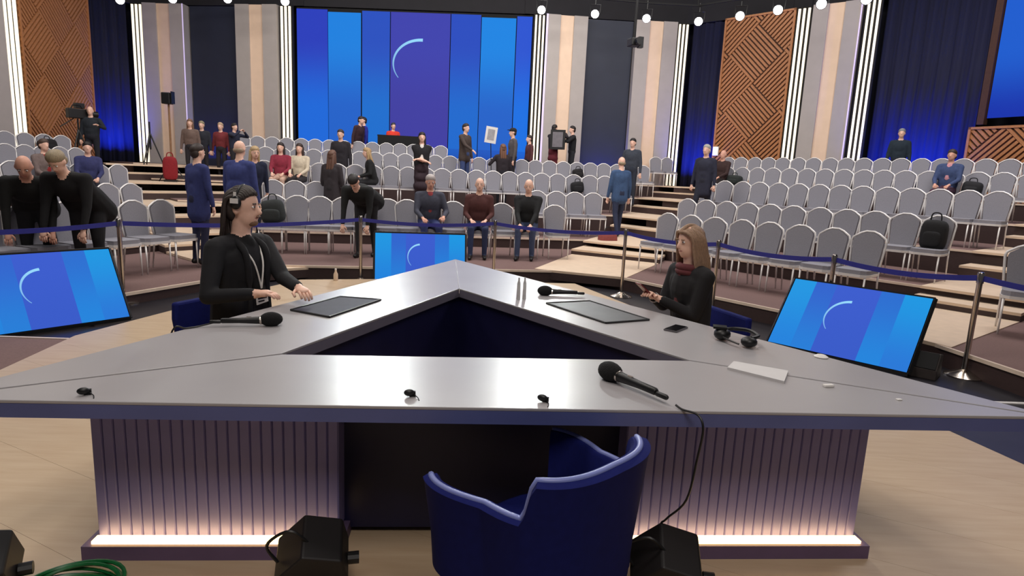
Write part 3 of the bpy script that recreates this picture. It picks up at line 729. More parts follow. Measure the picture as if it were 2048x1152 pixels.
# ------------------------------------------------------------------ belt stanchions
POSTS = [(-5.75, 5.3), (-4.52, 7.12), (-2.27, 9.22), (-.3, 9.62), (1.6, 9.0), (2.57, 7.85), (3.45, 6.7), (4.28, 5.68), (5.1, 4.3)]
SH = .99
BELT = mat('blue_belt', (44, 46, 140), .6, var=.06, scale=30)
slab = ['outside the left picture edge', 'right of the left floor monitor', 'left of the central floor monitor', 'right of the central floor monitor', 'in front of the right aisle', 'behind the seated woman', 'behind the right floor monitor', 'nearest to the camera on the right', 'outside the right picture edge']
for k, (x, y) in enumerate(POSTS):
    r = empty('stanchion', (x, y, -.1), 0, 'chrome belt barrier post '+slab[k], 'barrier post', 'chrome barrier posts round the stage')
    MB().lathe([(.16, 0), (.16, .012), (.14, .02), (.07, .045), (.03, .07)], 24).build('base', CHROME, r, True)
    MB().lathe([(.024, .06), (.024, SH-.1)], 14).build('pole', CHROME, r, True)
    MB().lathe([(.03, SH-.1), (.03, SH-.015), (.024, SH), (.005, SH+.004)], 14).build('cap', CHROME, r, True)
    if k < len(POSTS)-1:
        a = Vector((0, 0, SH-.055)); b = Vector((POSTS[k+1][0]-x, POSTS[k+1][1]-y, SH-.055)); m = MB(); d = (b-a); nn = Vector((-d.y, d.x, 0)).normalized()*.002
        vs = []; 
        for i in range(13):
            t = i/12; p = a.lerp(b, .012+t*.976); p.z -= .05*4*t*(1-t)
            for sgn in (1, -1):
                for dz in (-.026, .026): vs.append(p+nn*sgn+Vector((0, 0, dz)))
        fs = []
        for i in range(12):
            o0 = i*4; o1 = o0+4
            fs += [(o0, o1, o1+1, o0+1), (o0+3, o1+3, o1+2, o0+2), (o0+1, o1+1, o1+3, o0+3), (o0+2, o1+2, o1, o0)]
        m.add(vs, fs); m.build('belt', BELT, r)

# ------------------------------------------------------------------ audience chairs
def chair_meshes():
    W = .40
    out = [(-.168, .46), (-.186, .64), (-.2, .83), (-.188, .872), (-.105, .932), (-.045, .958), (.045, .958), (.105, .932), (.188, .872), (.2, .83), (.186, .64), (.168, .46)]
    out = [(x*1.07, z) for x, z in out]
    def bk(x, z, o=0): return (x, -.2-.06*((z-.46)/.5)-o, z)
    pad = [(x*.88, .48+(z-.46)*.93) for x, z in out]
    m = MB(); m.extrude([bk(x, z, -.022) for x, z in pad], (0, -.042, 0)); back = m.mesh('backrest', FAB, True)
    m = MB(); m.tube([bk(x, z) for x, z in out], .0145, 6); fr = m.mesh('back_frame', SILVER, 'full')
    m = MB(); m.prism([(-.19, -.18), (.19, -.18), (.205, .1), (.19, .2), (.13, .235), (-.13, .235), (-.19, .2), (-.205, .1)], .43, .485); seat = m.mesh('seat', FAB, False)
    m = MB(); m.prism([(-.195, -.19), (.195, -.19), (.215, .1), (.2, .21), (.135, .245), (-.135, .245), (-.2, .21), (-.215, .1)], .4, .432); sf = m.mesh('seat_frame', SILVER)
    m = MB(); m.tube([(0, 0, .41), (0, .015, 0)], [.014, .01], 6); fl = m.mesh('leg', SILVER, 'full')
    m = MB(); m.tube([(0, 0, .46), (0, -.01, .3), (0, -.055, 0)], [.013, .013, .01], 6); rl = m.mesh('leg', SILVER, 'full')
    return back, fr, seat, sf, fl, rl
CB, CF, CS, CSF, CFL, CRL = chair_meshes()
CH0 = None
def new_chair(x, y, z, rz, label, group):
    global CH0
    if CH0 is None:
        r = empty('banquet_chair', (x, y, z), rz)
        inst('seat', CS, r); inst('backrest', CB, r); inst('back_frame', CF, r); inst('seat_frame', CSF, r)
        inst('leg', CFL, r, (-.18, .2, 0)); inst('leg', CFL, r, (.18, .2, 0)); inst('leg', CRL, r, (-.185, -.195, 0)); inst('leg', CRL, r, (.185, -.195, 0))
        CH0 = r
    else:
        r = copy_tree(CH0); r.location = (x, y, z); r.rotation_euler = (0, 0, rz)
    return tag(r, label, 'chair', group)
PITCH_C = .43
ROWN = ['front', 'second', 'third', 'fourth', 'back']
chairs = {}
def row(b, k, px0, px1, skip=(), pitch=PITCH_C, pxs=None, turn=0.):
    B = BLK[b]; p, q = row_at(b, k, px0), row_at(b, k, px1); L = np.hypot(*(q-p)); n = max(1, int(round(L/pitch)))
    f = -nrm(B['a']); e = (q-p)/L
    blk = {'L': 'left', 'C': 'middle', 'R': 'right'}[b]; i0 = 0
    pts = [p+e*L*i/n for i in range(n+1)]
    if pxs: pts = [row_at(b, k, x) for x in pxs]
    vis = []
    for s in pts:
        px = project((s[0], s[1], B['z'][k]+.9))[0]
        if any(a <= px <= c for a, c in skip): continue
        vis.append(s)
    if b == 'L': vis = vis[::-1]
    for i, s in enumerate(vis):
        lab = 'grey banquet chair, %s from the %s aisle in the %s row of the %s seats' % (ORD[i], 'left' if b in 'LC' else 'right', ROWN[k], blk)
        c = s+f*.23
        jit = random.uniform(-.05, .05)
        new_chair(c[0], c[1], B['z'][k], heading(*f)+jit+turn, lab, 'grey audience chairs'); chairs.setdefault((b, k), []).append(s)
def project(P):
    d = np.asarray(P, float)-CC; z = d@_fw; return 1024+FPX*(d@CR)/z, 576-FPX*(d@CU)/z
row('R', 0, 1340, 1752); row('R', 1, 1376, 1890); row('R', 2, 1416, 2000); row('R', 3, 1450, 2060); row('R', 4, 1450, 2060)
row('C', 0, 548, 1112, pxs=[548, 594, 640, 686, 732, 776, 816, 858, 907, 956, 1006, 1053, 1112]); row('C', 1, 545, 1188, skip=[(668, 1072)]); row('C', 2, 530, 1240); row('C', 3, 502, 1284); row('C', 4, 488, 1330, skip=[(905, 1290)])
row('L', 0, -40, 322); row('L', 1, -20, 264); row('L', 2, -20, 240); row('L', 3, -20, 160); row('L', 4, -20, 132)
# one chair across the far right aisle
p = Rp(-1.58, .0); f = -nrm(-50)
new_chair(p[0]+f[0]*.2, p[1]+f[1]*.2, .1, heading(*f)+.25, 'grey banquet chair cut by the right picture edge behind the nearest barrier post', 'grey audience chairs')

# ------------------------------------------------------------------ spot lamps under the ceiling
LP = [(240, 0, 20), (345, -2, 20.6), (455, -2, 20.4), (570, 3, 20.3), (1083, 20, 20), (1190, 28, 20.2), (1293, 37, 20.3), (1397, 43, 20), (1480, 32, 18.8), (1556, 20, 17.8), (1643, 8, 16.8), (1733, -2, 15.9)]
tr = []
for k, (px, py, Y) in enumerate(LP):
    p = ony(px, py, Y); tr.append(p)
    r = empty('spotlight', (p[0], p[1], p[2]), 0, 'ceiling spotlight, %s from the left along the dark ceiling' % ORD[k], 'spotlight', 'ceiling spotlights')
    dr = Vector((0-p[0], 3.5-p[1], .8-p[2])).normalized(); R = dr.to_track_quat('Z', 'Y').to_matrix()
    MB().lathe([(.06, -.4), (.1, -.36), (.115, -.05), (.135, .0)], 16, 0, (0, 0, 0), R).build('housing', BLACK, r, True)
    MB().lathe([(.115, -.005), (.118, .012), (.06, .03)], 16, 0, (0, 0, 0), R).build('lens', LENS, r, True)
    MB().tube([R @ Vector((.14, 0, -.2)), R @ Vector((.16, 0, -.2))+Vector((0, 0, .25)), R @ Vector((-.16, 0, -.2))+Vector((0, 0, .25)), R @ Vector((-.14, 0, -.2))], .014, 6).build('yoke', BLACK, r)
    MB().tube([R @ Vector((0, 0, -.2))+Vector((0, 0, .25)), R @ Vector((0, 0, -.2))+Vector((0, 0, .5))], .02, 6).build('clamp', BLACK, r)
trs = empty('lighting_truss', tuple(tr[0]), 0, 'curved black lighting truss under the ceiling', 'truss')
for dz in (.5, .85):
    MB().tube([Vector(p)-Vector(tr[0])+Vector((0, .2, dz)) for p in tr], .03, 6).build('rail', BLACKM, trs)
for p in tr: MB().tube([Vector(p)-Vector(tr[0])+Vector((0, .2, .5)), Vector(p)-Vector(tr[0])+Vector((0, .2, .85))], .02, 6).build('brace', BLACKM, trs)
MB().tube([Vector(tr[5])-Vector(tr[0])+Vector((0, .2, .85)), Vector(tr[5])-Vector(tr[0])+Vector((0, .2, 8.8-tr[5][2]))], .015, 6).build('hanger', BLACKM, trs)
# hanging camera head in front of the right column
p = ony(1268, 85, 19.0)
hc = empty('hanging_camera', tuple(p), .3, 'black remote camera hanging in front of the right column', 'camera')
MB().box((0, 0, 0), (.3, .34, .22)).build('body', BLACK, hc, bevel=.03); MB().lathe([(.1, -.14), (.1, .12)], 14, 0, (.02, -.2, 0), Matrix.Rotation(pi/2, 3, 'X')).build('lens', BLACK, hc, True)
MB().tube([(0, 0, .1), (0, 0, .45), (.1, .1, 8.8-p[2])], .04, 8).build('pole', BLACKM, hc); MB().box((.2, 0, .02), (.14, .14, .3)).build('bracket', BLACK, hc)
# ------------------------------------------------------------------ people
SKIN = mat('skin', (238, 192, 170), .55, var=.05, scale=30)
SKIN2 = mat('skin_ruddy', (220, 166, 144), .55, var=.05, scale=30)
EYEW = mat('eye_white', (235, 230, 226), .3, var=0.); EYED = mat('eye_dark', (40, 28, 24), .3, var=0.); LIP = mat('lips', (176, 104, 98), .5, var=.02)
def cloth(name, rgb): return mat('cloth_'+name, rgb, .9, var=.1, scale=25, bump=.15)
SHOE = mat('shoe_black', (20, 18, 18), .5)
def hairm(name, rgb): return mat('hair_'+name, rgb, .6, var=.25, scale=40, stretch=(6, 6, 1))
def V(*a): return Vector(a)
def remesh(mb, vox, smooth_it=4):
    me = bpy.data.meshes.new('tmp'); me.from_pydata(mb.v, [], mb.f); ob = bpy.data.objects.new('tmp', me)
    COL.objects.link(ob)
    r = ob.modifiers.new('r', 'REMESH'); r.mode = 'VOXEL'; r.voxel_size = vox
    s = ob.modifiers.new('s', 'SMOOTH'); s.iterations = smooth_it; s.factor = .5
    dg = bpy.context.evaluated_depsgraph_get()
    ev = ob.evaluated_get(dg); em = ev.to_mesh()
    n = len(em.vertices); co = np.empty(n*3); em.vertices.foreach_get('co', co); co = co.reshape(-1, 3)
    fs = [tuple(p.vertices) for p in em.polygons]
    ev.to_mesh_clear(); bpy.data.objects.remove(ob); bpy.data.meshes.remove(me)
    return co, fs
def person(loc, face, label, top=(30, 30, 34), bottom=(34, 36, 48), hair=(60, 44, 34), style='short', h=1.74, pose='stand', lean=0., hands=None, look=0., nod=0., skin=SKIN, seat=.46, vox=.017, hem=.0, coat_open=None, sleeves=None, feet=SHOE, group=None, stride=0., bend_head=.5, fing=True, girth=1., skirt=False, eyes=True, shirt=None):
    s = h/1.74; root = empty('person', loc, heading(*face), label, 'person', group)
    TOP = cloth('%d_%d_%d' % top, top); BOT = cloth('%d_%d_%d' % bottom, bottom); HAIR = hairm('%d_%d_%d' % hair, hair)
    MATS = [TOP, BOT, skin, feet]+([cloth('%d_%d_%d' % shirt, shirt)] if shirt else [])
    prims = []   # (kind, data, matindex)
    def C(a, b, ra, rb, mi): prims.append(('c', Vector(a), Vector(b), ra, rb, mi))
    def E(c, rad, R, mi): prims.append(('e', Vector(c), Vector(rad), R, mi))
    ID = Matrix.Identity(3)
    if pose == 'sit': hz = (seat+.09)/s; hy = -.02
    elif pose == 'kneel': hz = .5; hy = 0
    else: hz = .90-.10*stride*stride*4; hy = 0
    P = V(0, hy, hz+.06)
    Rl = Matrix.Rotation(-lean, 3, 'X'); u = Rl @ V(0, 0, 1); f = Rl @ V(0, 1, 0); x = V(1, 0, 0)
    g = girth
    # torso
    E(P-u*.0, (.165*g, .125*g, .13), Rl, 1)
    E(P+u*.14+f*.005, (.152*g, .118*g, .17), Rl, 0)
    E(P+u*.31+f*.01, (.172*g, .122*g, .19), Rl, 0)
    for sx in (-1, 1):
        C(P+u*.36+x*.1*sx, P+u*.445+x*.155*sx, .085, .062, 0)
        C(P+u*.06+x*.075*sx*g, P+u*.36+x*.09*sx*g, .1, .105, 0)
    C(P+u*.44-x*.12, P+u*.44+x*.12, .07, .07, 0)
    if hem:
        for sx in (-1, 1): C(P+u*.12+x*.065*sx*g, P-u*(.02+hem)+x*.075*sx*g, .112*g, .118*g, 0)
        C(P+u*.12, P-u*(.02+hem), .115*g, .12*g, 0)
    if skirt:
        for q in (.05, .25, .45): E(P-V(0, 0, q), (.165+.06*q, .13+.06*q, .13), ID, 1)
    # shirt front between jacket lapels
    if shirt: 
        C(P+u*.2+f*.105, P+u*.46+f*.05, .035, .05, 4)
    # neck and head
    nb = P+u*.5; hu = (u*(1-bend_head)+V(0, 0, 1)*bend_head).normalized()
    Rn = Matrix.Rotation(look, 3, 'Z') @ Matrix.Rotation(-(lean*(1-bend_head)+nod), 3, 'X')
    hf = Rn @ V(0, 1, 0); hup = Rn @ V(0, 0, 1); hr = Rn @ V(1, 0, 0)
    hc = nb+hu*.165+hf*.025
    C(nb-u*.03, hc-hup*.05-hf*.01, .058, .052, 2)
    E(hc+hup*.025-hf*.008, (.074, .094, .098), Rn, 2)
    E(hc-hup*.045+hf*.018, (.058, .07, .072), Rn, 2)
    C(hc-hup*.085+hf*.055, hc-hup*.08+hf*.06, .024, .022, 2)
    C(hc+hup*.012+hf*.086, hc-hup*.022+hf*.102, .009, .014, 2)
    for sx in (-1, 1): E(hc+hr*.077*sx-hf*.008-hup*.008, (.011, .02, .03), Rn, 2)
    # legs
    for i, sx in enumerate((-1, 1)):
        hip = V(.088*sx, hy, hz+.01)
        if pose == 'sit': kn = V(.12*sx, hy+.42, hz+.005-.02); an = V(.12*sx, hy+.40+.08*(i-.5), .085)
        elif pose == 'kneel': kn = V(.12*sx, .3 if i else .12, .48 if i else .07); an = V(.12*sx, .28 if i else -.28, .08)
        else:
            st = stride*(1 if i else -1)
            an = V(.095*sx, -.02+st, .085+(.05*abs(st) if st < 0 else 0)); kn = (hip+an)/2+V(.01*sx, .03+.05*abs(st)*2, .02)
        C(hip, kn, .086*g, .062, 1); C(kn, an, .06, .044, 1)
        ft = V(an.x+.01*sx, an.y+.15, .036); C(V(an.x, an.y-.03, .042), ft, .04, .034, 3); C(an, V(an.x, an.y, .05), .043, .042, 3)
    # arms by two-bone reach
    def reach(S, T, l1, l2, hint):
        d = T-S; D = min(d.length, (l1+l2)*.995); d.normalize(); a = (l1*l1-l2*l2+D*D)/(2*D); hh = math.sqrt(max(0, l1*l1-a*a))
        hn = hint-d*hint.dot(d); hn = hn.normalized() if hn.length > 1e-4 else d.orthogonal().normalized()
        return S+d*a+hn*hh, S+d*D
    fingers = []
    smi = 0
    for i, sx in enumerate((-1, 1)):
        S = P+u*.435+x*.185*sx
        T = hands[i] if hands and hands[i] is not None else (V(.26*sx, hy+.06, hz-.06) if pose != 'sit' else V(.13*sx, hy+.33, hz+.13))
        T = Vector(T)
        El, Wr = reach(S, T, .285, .255, V(.55*sx, -.7, -.5))
        C(S, El, .06*g, .047, smi); C(El, Wr-(Wr-El).normalized()*.02, .046, .036, smi)
        if sleeves: 
            prims[-1] = prims[-1][:-1]+(2,)
        hd = (Wr-El).normalized(); side = hd.cross(V(0, 0, 1)); side = (side if side.length > .2 else hd.cross(V(0, 1, 0))).normalized(); nrm_ = side.cross(hd)
        Rh = Matrix((side, hd, nrm_)).transposed()
        C(Wr-hd*.03, Wr+hd*.02, .027, .027, 2); E(Wr+hd*.055, (.04, .05, .021), Rh, 2)
        fingers.append((Wr+hd*.09, hd, side, nrm_, sx))
    mb = MB()
    for p in prims:
        if p[0] == 'c': mb.cap(p[1], p[2], p[3], p[4], 12)
        else: mb.ell(p[1], p[2], p[3], 16, 10)
    co, fs = remesh(mb, vox/s)
    # colour every face by the body piece it belongs to
    cen = np.array([co[list(q)].mean(0) for q in fs]); best = np.full(len(fs), 1e9); idx = np.zeros(len(fs), int)
    for p in prims:
        if p[0] == 'c':
            a, b = np.array(p[1]), np.array(p[2]); ab = b-a; L2 = ab@ab+1e-9; t = np.clip(((cen-a)@ab)/L2, 0, 1)
            dd = np.linalg.norm(cen-(a+t[:, None]*ab), axis=1)-(p[3]+(p[4]-p[3])*t)
        else:
            R = np.array(p[3]); q = (cen-np.array(p[1]))@R/np.array(p[2]); k = np.linalg.norm(q, axis=1); dd = (k-1)*min(p[2])
        m = dd < best; best[m] = dd[m]; idx[m] = p[-1]
    out = MB(); out.v = [tuple(c*s) for c in co]; out.f = list(fs); out.m = [int(i) for i in idx]
    # fingers
    curl = .35
    for wp_, hd, sd, nn, sx in fingers:
        for k, (o, L) in enumerate(((-.028, .062), (-.0095, .07), (.0095, .066), (.028, .052))):
            b0 = (wp_+sd*o-hd*.012); b1 = b0+(hd*math.cos(curl)-nn*math.sin(curl)*1.)*L*.55; b2 = b1+(hd*math.cos(curl*2.4)-nn*math.sin(curl*2.4))*L*.5
            out.tube([v*s for v in (b0, b1, b2)], [.0092*s, .0085*s, .0065*s], 6, 2)
        # thumb leaves the inner side of the palm near its base
        t0 = wp_-hd*.055-sd*.03*sx; out.tube([v*s for v in (t0, t0-sd*.025*sx+hd*.03-nn*.01, t0-sd*.028*sx+hd*.062-nn*.02)], [.011*s, .0098*s, .0075*s], 6, 2)
    body = out.build('body', MATS, root, 'full')
    # hair
    hb = MB()
    if style == 'scalp':
        hb.ell((hc+hup*.042-hf*.03)*s, V(.079, .092, .082)*s, Rn @ Matrix.Rotation(.35, 3, 'X'), 18, 12)
        hb.ell((hc-hup*.012-hf*.055)*s, V(.076, .055, .075)*s, Rn, 14, 8)
    elif style != 'bald':
        hb.ell((hc+hup*.052-hf*.02)*s, V(.083, .102, .076)*s, Rn @ Matrix.Rotation(.42, 3, 'X'), 18, 12)
        hb.ell((hc-hup*.012-hf*.055)*s, V(.076, .055, .075)*s, Rn, 14, 8)
    else:
        hb.ell((hc-hup*.015-hf*.042)*s, V(.08, .058, .05)*s, Rn, 14, 8)
    if style == 'long':
        for sx in (-1, 0, 1):
            a = hc+hup*.02-hf*.04+hr*.05*sx; hb.cap(a*s, (nb-u*.1-hf*.065+x*.055*sx)*s, .045*s, .035*s)
        for sx in (-1, 1): hb.cap((hc+hup*.02+hr*.066*sx-hf*.01)*s, (nb-u*.05+hr*.08*sx+hf*.015)*s, .026*s, .022*s)
    hb.build('hair', HAIR, root, 'full')
    if style == 'cap':
        cp = MB(); cp.ell((hc+hup*.06-hf*.015)*s, V(.088, .105, .075)*s, Rn, 16, 8); cp.ell((hc+hup*.065+hf*.1)*s, V(.06, .06, .012)*s, Rn, 12, 6); cp.build('cap', cloth('cap', (30, 30, 34)), root, 'full')
    # face
    if eyes and math.hypot(loc[0], loc[1]) < 13:
        for sx in (-1, 1):
            p = hc+hup*.012+hf*.076+hr*.031*sx; eo = MB().ell(p*s, V(.0125, .009, .007)*s, Rn, 10, 6).build('eye', EYEW, root, 'full'); MB().ell((p+hf*.007)*s, V(.0058, .004, .0062)*s, Rn, 8, 5).build('pupil', EYED, eo, 'full')
            MB().tube([(hc+hup*.031+hf*.083+hr*q*sx)*s for q in (.014, .031, .048)], .0042*s, 5).build('eyebrow', HAIR, root)
        MB().ell((hc-hup*.052+hf*.079)*s, V(.023, .009, .0065)*s, Rn, 10, 6).build('lips', LIP, root, 'full')
    fr = dict(root=root, P=P*s, u=u, f=f, hc=hc*s, Rn=Rn, hf=hf, hup=hup, hr=hr, s=s, fingers=fingers, nb=nb*s, body=body)
    return fr
def unit(a, b): d = np.array(b)-np.array(a); return tuple(d/np.hypot(*d))
BF = {b: tuple(-nrm(BLK[b]['a'])) for b in BLK}
def seat_pt(b, k, px):
    q = row_at(b, k, px); s = min(chairs[b, k], key=lambda c: np.hypot(*(c-q))); c = s+np.array(BF[b])*.25; return (c[0], c[1], BLK[b]['z'][k])
def stand_pt(b, t, px, z=None):
    s = row_at(b, t, px)
    if z is None:
        k = int(math.floor(t+FT)); z = BLK[b]['z'][max(0, min(4, k))]
    return (s[0], s[1], z)

# -- the man with the headset at the desk
mf = (.93, -.37)
mloc = (-1.70, 3.88, 0)
man = person(mloc, mf, 'long haired man in black jacket and headphones sitting at the left desk side', top=(22, 22, 27), bottom=(44, 54, 104), hair=(62, 52, 48), style='scalp', h=1.82, pose='sit', seat=.45, lean=.02, look=.3, nod=.02, skin=SKIN, vox=.009, girth=1.06, hem=.12, shirt=(16, 16, 19),
             hands=(V(.0, .42, .84/1.045), V(.2, .28, .82/1.045)))
s = man['s']; R = man['Rn']; hc, hf, hup, hr = man['hc'], man['hf'], man['hup'], man['hr']
root = man['root']
hb = MB()
HB = hairm('62_52_48', (62, 52, 48))
rnd = random.Random(3)
def hp3(X, Y, Z): return hc+(hr*X+hf*Y+hup*Z)*s
for i in range(17):
    q = -1+i/8; a = abs(q); j = rnd.uniform(-.006, .006)
    top = [hp3(.066*q, .072-.05*a*a, .083-.03*a*a+j), hp3(.074*q, .03-.02*a, .122-.052*a*a), hp3(.08*q, -.045, .108-.05*a*a+j), hp3(.084*q, -.098+.03*a*a, .03), hp3(.088*q, -.105+.03*a*a+j, -.06)]
    nk = man['nb']-man['f']*(.095-.02*a)*s; top += [nk+hr*.1*q*s+hup*.01, nk+hr*.098*q*s-hup*(.085+j*3)-man['f']*.005, nk+hr*.085*q*s-hup*(.15+j*3)]
    P_ = smooth_path(top, 4); n_ = len(P_); hb.tube(P_, [(.0125 if k < n_*.75 else .0125*(1-(k/n_-.75)*3))*s for k in range(n_)], 7)
hb.build('long_hair', HB, root, 'full')
bd = MB(); bd.ell(hc-hup*.082*s+hf*.052*s, V(.036, .035, .024)*s, R, 12, 8); bd.ell(hc-hup*.043*s+hf*.092*s, V(.026, .008, .006)*s, R, 10, 6); bd.build('beard', hairm('beard', (150, 112, 88)), root, 'full')
hp = empty('headphones', (0, 0, 0)); hp.parent = root
hp_b = MB(); hp_b.tube([hc+hup*.008*s+(hr*math.cos(a)*.092+hup*math.sin(a)*.125)*s for a in [pi*i/14 for i in range(15)]], .009*s, 8); hp_b.build('headband', BLACK, hp, True)
for sx in (-1, 1):
    MB().ell(hc+hr*.09*sx*s+hup*.035*s, V(.018, .034, .04)*s, R, 12, 8).build('ear_cup', BLACK, hp, True)
    MB().box(hc+hr*.108*sx*s+hup*.045*s, V(.008, .045, .028)*s, R=R).build('badge_plate', WHT, hp)
    MB().box(hc+hr*.1*sx*s+hup*.085*s, V(.008, .014, .022)*s, R=R).build('slider', WHT, hp)
ly = MB(); Pm, um, fm = man['P'], man['u'], man['f']
ly.tube(smooth_path([man['nb']+V(-.06, -.03, .01), man['nb']+V(-.075, .05, -.03), Pm+um*.36*s+fm*.145*s+V(-.03, 0, 0), Pm+um*.2*s+fm*.16*s]), .0055, 6)
ly.tube(smooth_path([man['nb']+V(.06, -.03, .01), man['nb']+V(.075, .05, -.03), Pm+um*.36*s+fm*.145*s+V(.045, 0, 0), Pm+um*.2*s+fm*.16*s]), .0055, 6)
ly.build('lanyard', WHT, root, True)
bg = Pm+um*.14*s+fm*.163*s; MB().box(bg, (.095, .006, .065), R=Matrix.Rotation(.1, 3, 'Y')).build('name_badge', WHT, root); MB().box(bg+fm*.0035+V(0, 0, .004), (.075, .003, .012)).build('badge_print', BLACK, root); MB().box(bg+fm*.0035+V(.01, 0, -.016), (.05, .003, .008)).build('badge_print', BLACK, root)
# lapels
lp = MB()
for sx in (-1, 1): lp.tube(smooth_path([man['nb']+V(.075*sx, -.02, .0), Pm+um*.42*s+fm*.115*s+V(.085*sx, 0, 0), Pm+um*.22*s+fm*.14*s+V(.075*sx, 0, 0), Pm+um*.02*s+fm*.15*s+V(.085*sx, 0, 0)]), [.022]*6+[.02]*6+[.012]*6+[.01], 8)
lp.build('lapels', cloth('22_22_27', (22, 22, 27)), root, 'full')
def office_chair(loc, fc, label):
    r = empty('presenter_chair', loc, heading(*fc), label, 'armchair')
    MB().prism([(-.24, -.22), (.24, -.22), (.25, .2), (.2, .25), (-.2, .25), (-.25, .2)], .36, .46).build('seat', VEL, r, bevel=.02)
    MB().extrude([(-.24, -.24, .42), (.24, -.24, .42), (.26, -.25, .6), (.24, -.27, .7), (-.24, -.27, .7), (-.26, -.25, .6)], (0, -.05, 0)).build('backrest', VEL, r, bevel=.015)
    MB().lathe([(.03, .05), (.03, .37)], 10).build('column', BLACK, r)
    for k in range(4):
        a = pi/4+k*pi/2; MB().tube([(0, 0, .07), (.28*math.cos(a), .28*math.sin(a), .015)], [.022, .013], 8).build('leg', BLACK, r)
    return r
office_chair((mloc[0]-.03*mf[0], mloc[1]-.03*mf[1], 0), mf, 'navy chair under the long haired man')
# -- the woman with the phone
wf = (-.94, -.34)
wloc = (1.22, 4.2, 0)
wom = person(wloc, wf, 'woman with long light brown hair and black jacket sitting at the right desk side', top=(24, 22, 25), bottom=(40, 46, 84), hair=(172, 138, 112), style='scalp', h=1.62, pose='sit', seat=.42, lean=.08, look=.05, nod=.06, vox=.009, shirt=(98, 44, 48), hands=(V(-.03, .27, .80/.931), V(.05, .29, .81/.931)))
s = wom['s']; hc, hf, hup, hr, R = wom['hc'], wom['hf'], wom['hup'], wom['hr'], wom['Rn']; root = wom['root']
HW = hairm('172_138_112', (172, 138, 112)); hb = MB()
for sx in (-1, 1):
    for i in range(12):
        t = i/11; j = rnd.uniform(-.006, .006)
        y0 = .07-.15*t; yb = .045-.145*t; wd_ = .088 if t < .75 else .088-.06*(t-.75)*4*.9
        top = [hp3(.006*sx, y0, .112-.03*(1-t)**2-.035*t*t), hp3(.05*sx, y0*.95, .105-.03*(1-t)**2-.04*t*t+j), hp3(wd_*sx, yb*.9, .03+j), hp3((wd_+.006)*sx, yb-.012, -.06), hp3((wd_+.012)*sx, yb-.025+j, -.15), hp3((wd_+.008)*sx, yb-.03, -.23+j*2), hp3((wd_-.01)*sx, yb-.03, -.30+j*4)]
        P_ = smooth_path(top, 4); n_ = len(P_); hb.tube(P_, [(.0135 if k < n_*.75 else .0135*(1-(k/n_-.75)*3))*s for k in range(n_)], 7)
hb.tube(smooth_path([hp3(0, .078, .072), hp3(0, .05, .103), hp3(0, 0, .118), hp3(0, -.06, .1), hp3(0, -.1, .04)], 4), .019*s, 8)
hb.build('long_hair', HW, root, 'full')
fin = [V(*q[0])*s for q in wom['fingers']]; ctr = (fin[0]+fin[1])/2+V(0, .03, .02)
phn = empty('phone', (0, 0, 0), 0, 'dark phone held by the seated woman', 'phone')
phn.matrix_world = Matrix.Translation(Vector(wloc)) @ Matrix.Rotation(heading(*wf), 4, 'Z') @ Matrix.Translation(ctr)
Rp_ = Matrix.Rotation(.7, 3, 'X')
MB().box((0, 0, 0), (.075, .15, .009), R=Rp_).build('case', mat('phone_red', (120, 50, 52), .4), phn, bevel=.003); MB().box(Rp_ @ V(0, 0, .0055), (.068, .14, .002), R=Rp_).build('screen', mat('phone_glass', (10, 10, 16), .1), phn)
wa = wom['fingers'][1]; MB().lathe([(.033, -.012), (.036, 0), (.033, .012)], 14, 0, (wa[0]-wa[1]*.13)*s, wa[1].to_track_quat('Z', 'Y').to_matrix()).build('watch', WHT, root, True)
sf = MB(); 
for q in (0, 1): sf.tube([wom['nb']+V(.085*math.cos(a), .075*math.sin(a), -.015-.03*q) for a in [2*pi*i/16 for i in range(17)]], .026, 8)
sf.build('scarf', cloth('98_44_48', (98, 44, 48)), root, 'full')
office_chair((wloc[0]-.02*wf[0], wloc[1]-.02*wf[1], 0), wf, 'navy chair under the seated woman')

# -- audience and crew
def P2(loc, face, label, **k):
    return person(loc, face, label, **k)
CAMDIR = (0, -1)
# two men in black bending at the left
P2((-5.6, 7.3, .04), (.5, -.86), 'man in black bending forward at the left picture edge', top=(14, 15, 15), bottom=(20, 20, 24), hair=(70, 52, 46), style='bald', lean=1.0, nod=.2, h=1.78, hands=(V(-.2, .5, .5), V(.2, .5, .5)), girth=1.2, skin=SKIN2, hem=.15)
P2((-5.0, 7.32, .04), (.1, -.99), 'man in black with pale hair bending forward beside another man', top=(14, 14, 18), bottom=(22, 22, 27), hair=(168, 150, 120), style='short', lean=.92, nod=.3, h=1.82, hands=(V(-.2, .5, .55), V(.2, .5, .55)), girth=1.25, hem=.15)
P2(seat_pt('L', 2, 75), BF['L'], 'man in grey shirt with red tie sitting in the left seats', top=(120, 104, 100), bottom=(60, 52, 50), pose='sit', hair=(90, 70, 60), shirt=(150, 40, 40))
P2(seat_pt('L', 2, 183), (.6, -.8), 'dark haired person in blue sitting near the left stairs', top=(52, 56, 102), bottom=(36, 36, 50), pose='sit', hair=(34, 26, 24))
P2((-4.62, 9.15, .075), (.5, .86), 'man in navy suit standing with his back turned beside the left stairs', top=(46, 54, 108), bottom=(32, 34, 62), hair=(58, 46, 42), h=1.74, hem=.2, shirt=None)
P2((-4.18, 9.55, .1), (.2, .98), 'bald man in blue suit standing with his back turned behind the headset man', top=(54, 64, 122), bottom=(38, 42, 74), hair=(190, 165, 140), style='bald', h=1.80, hem=.2, girth=1.15)
P2(stand_pt('C', .55, 505, .2), (.6, -.7), 'blonde woman in dark clothes leaning over the chairs', top=(30, 38, 64), bottom=(28, 32, 46), hair=(206, 176, 132), style='long', lean=.3, h=1.72, hands=(None, V(.3, .4, .75)))
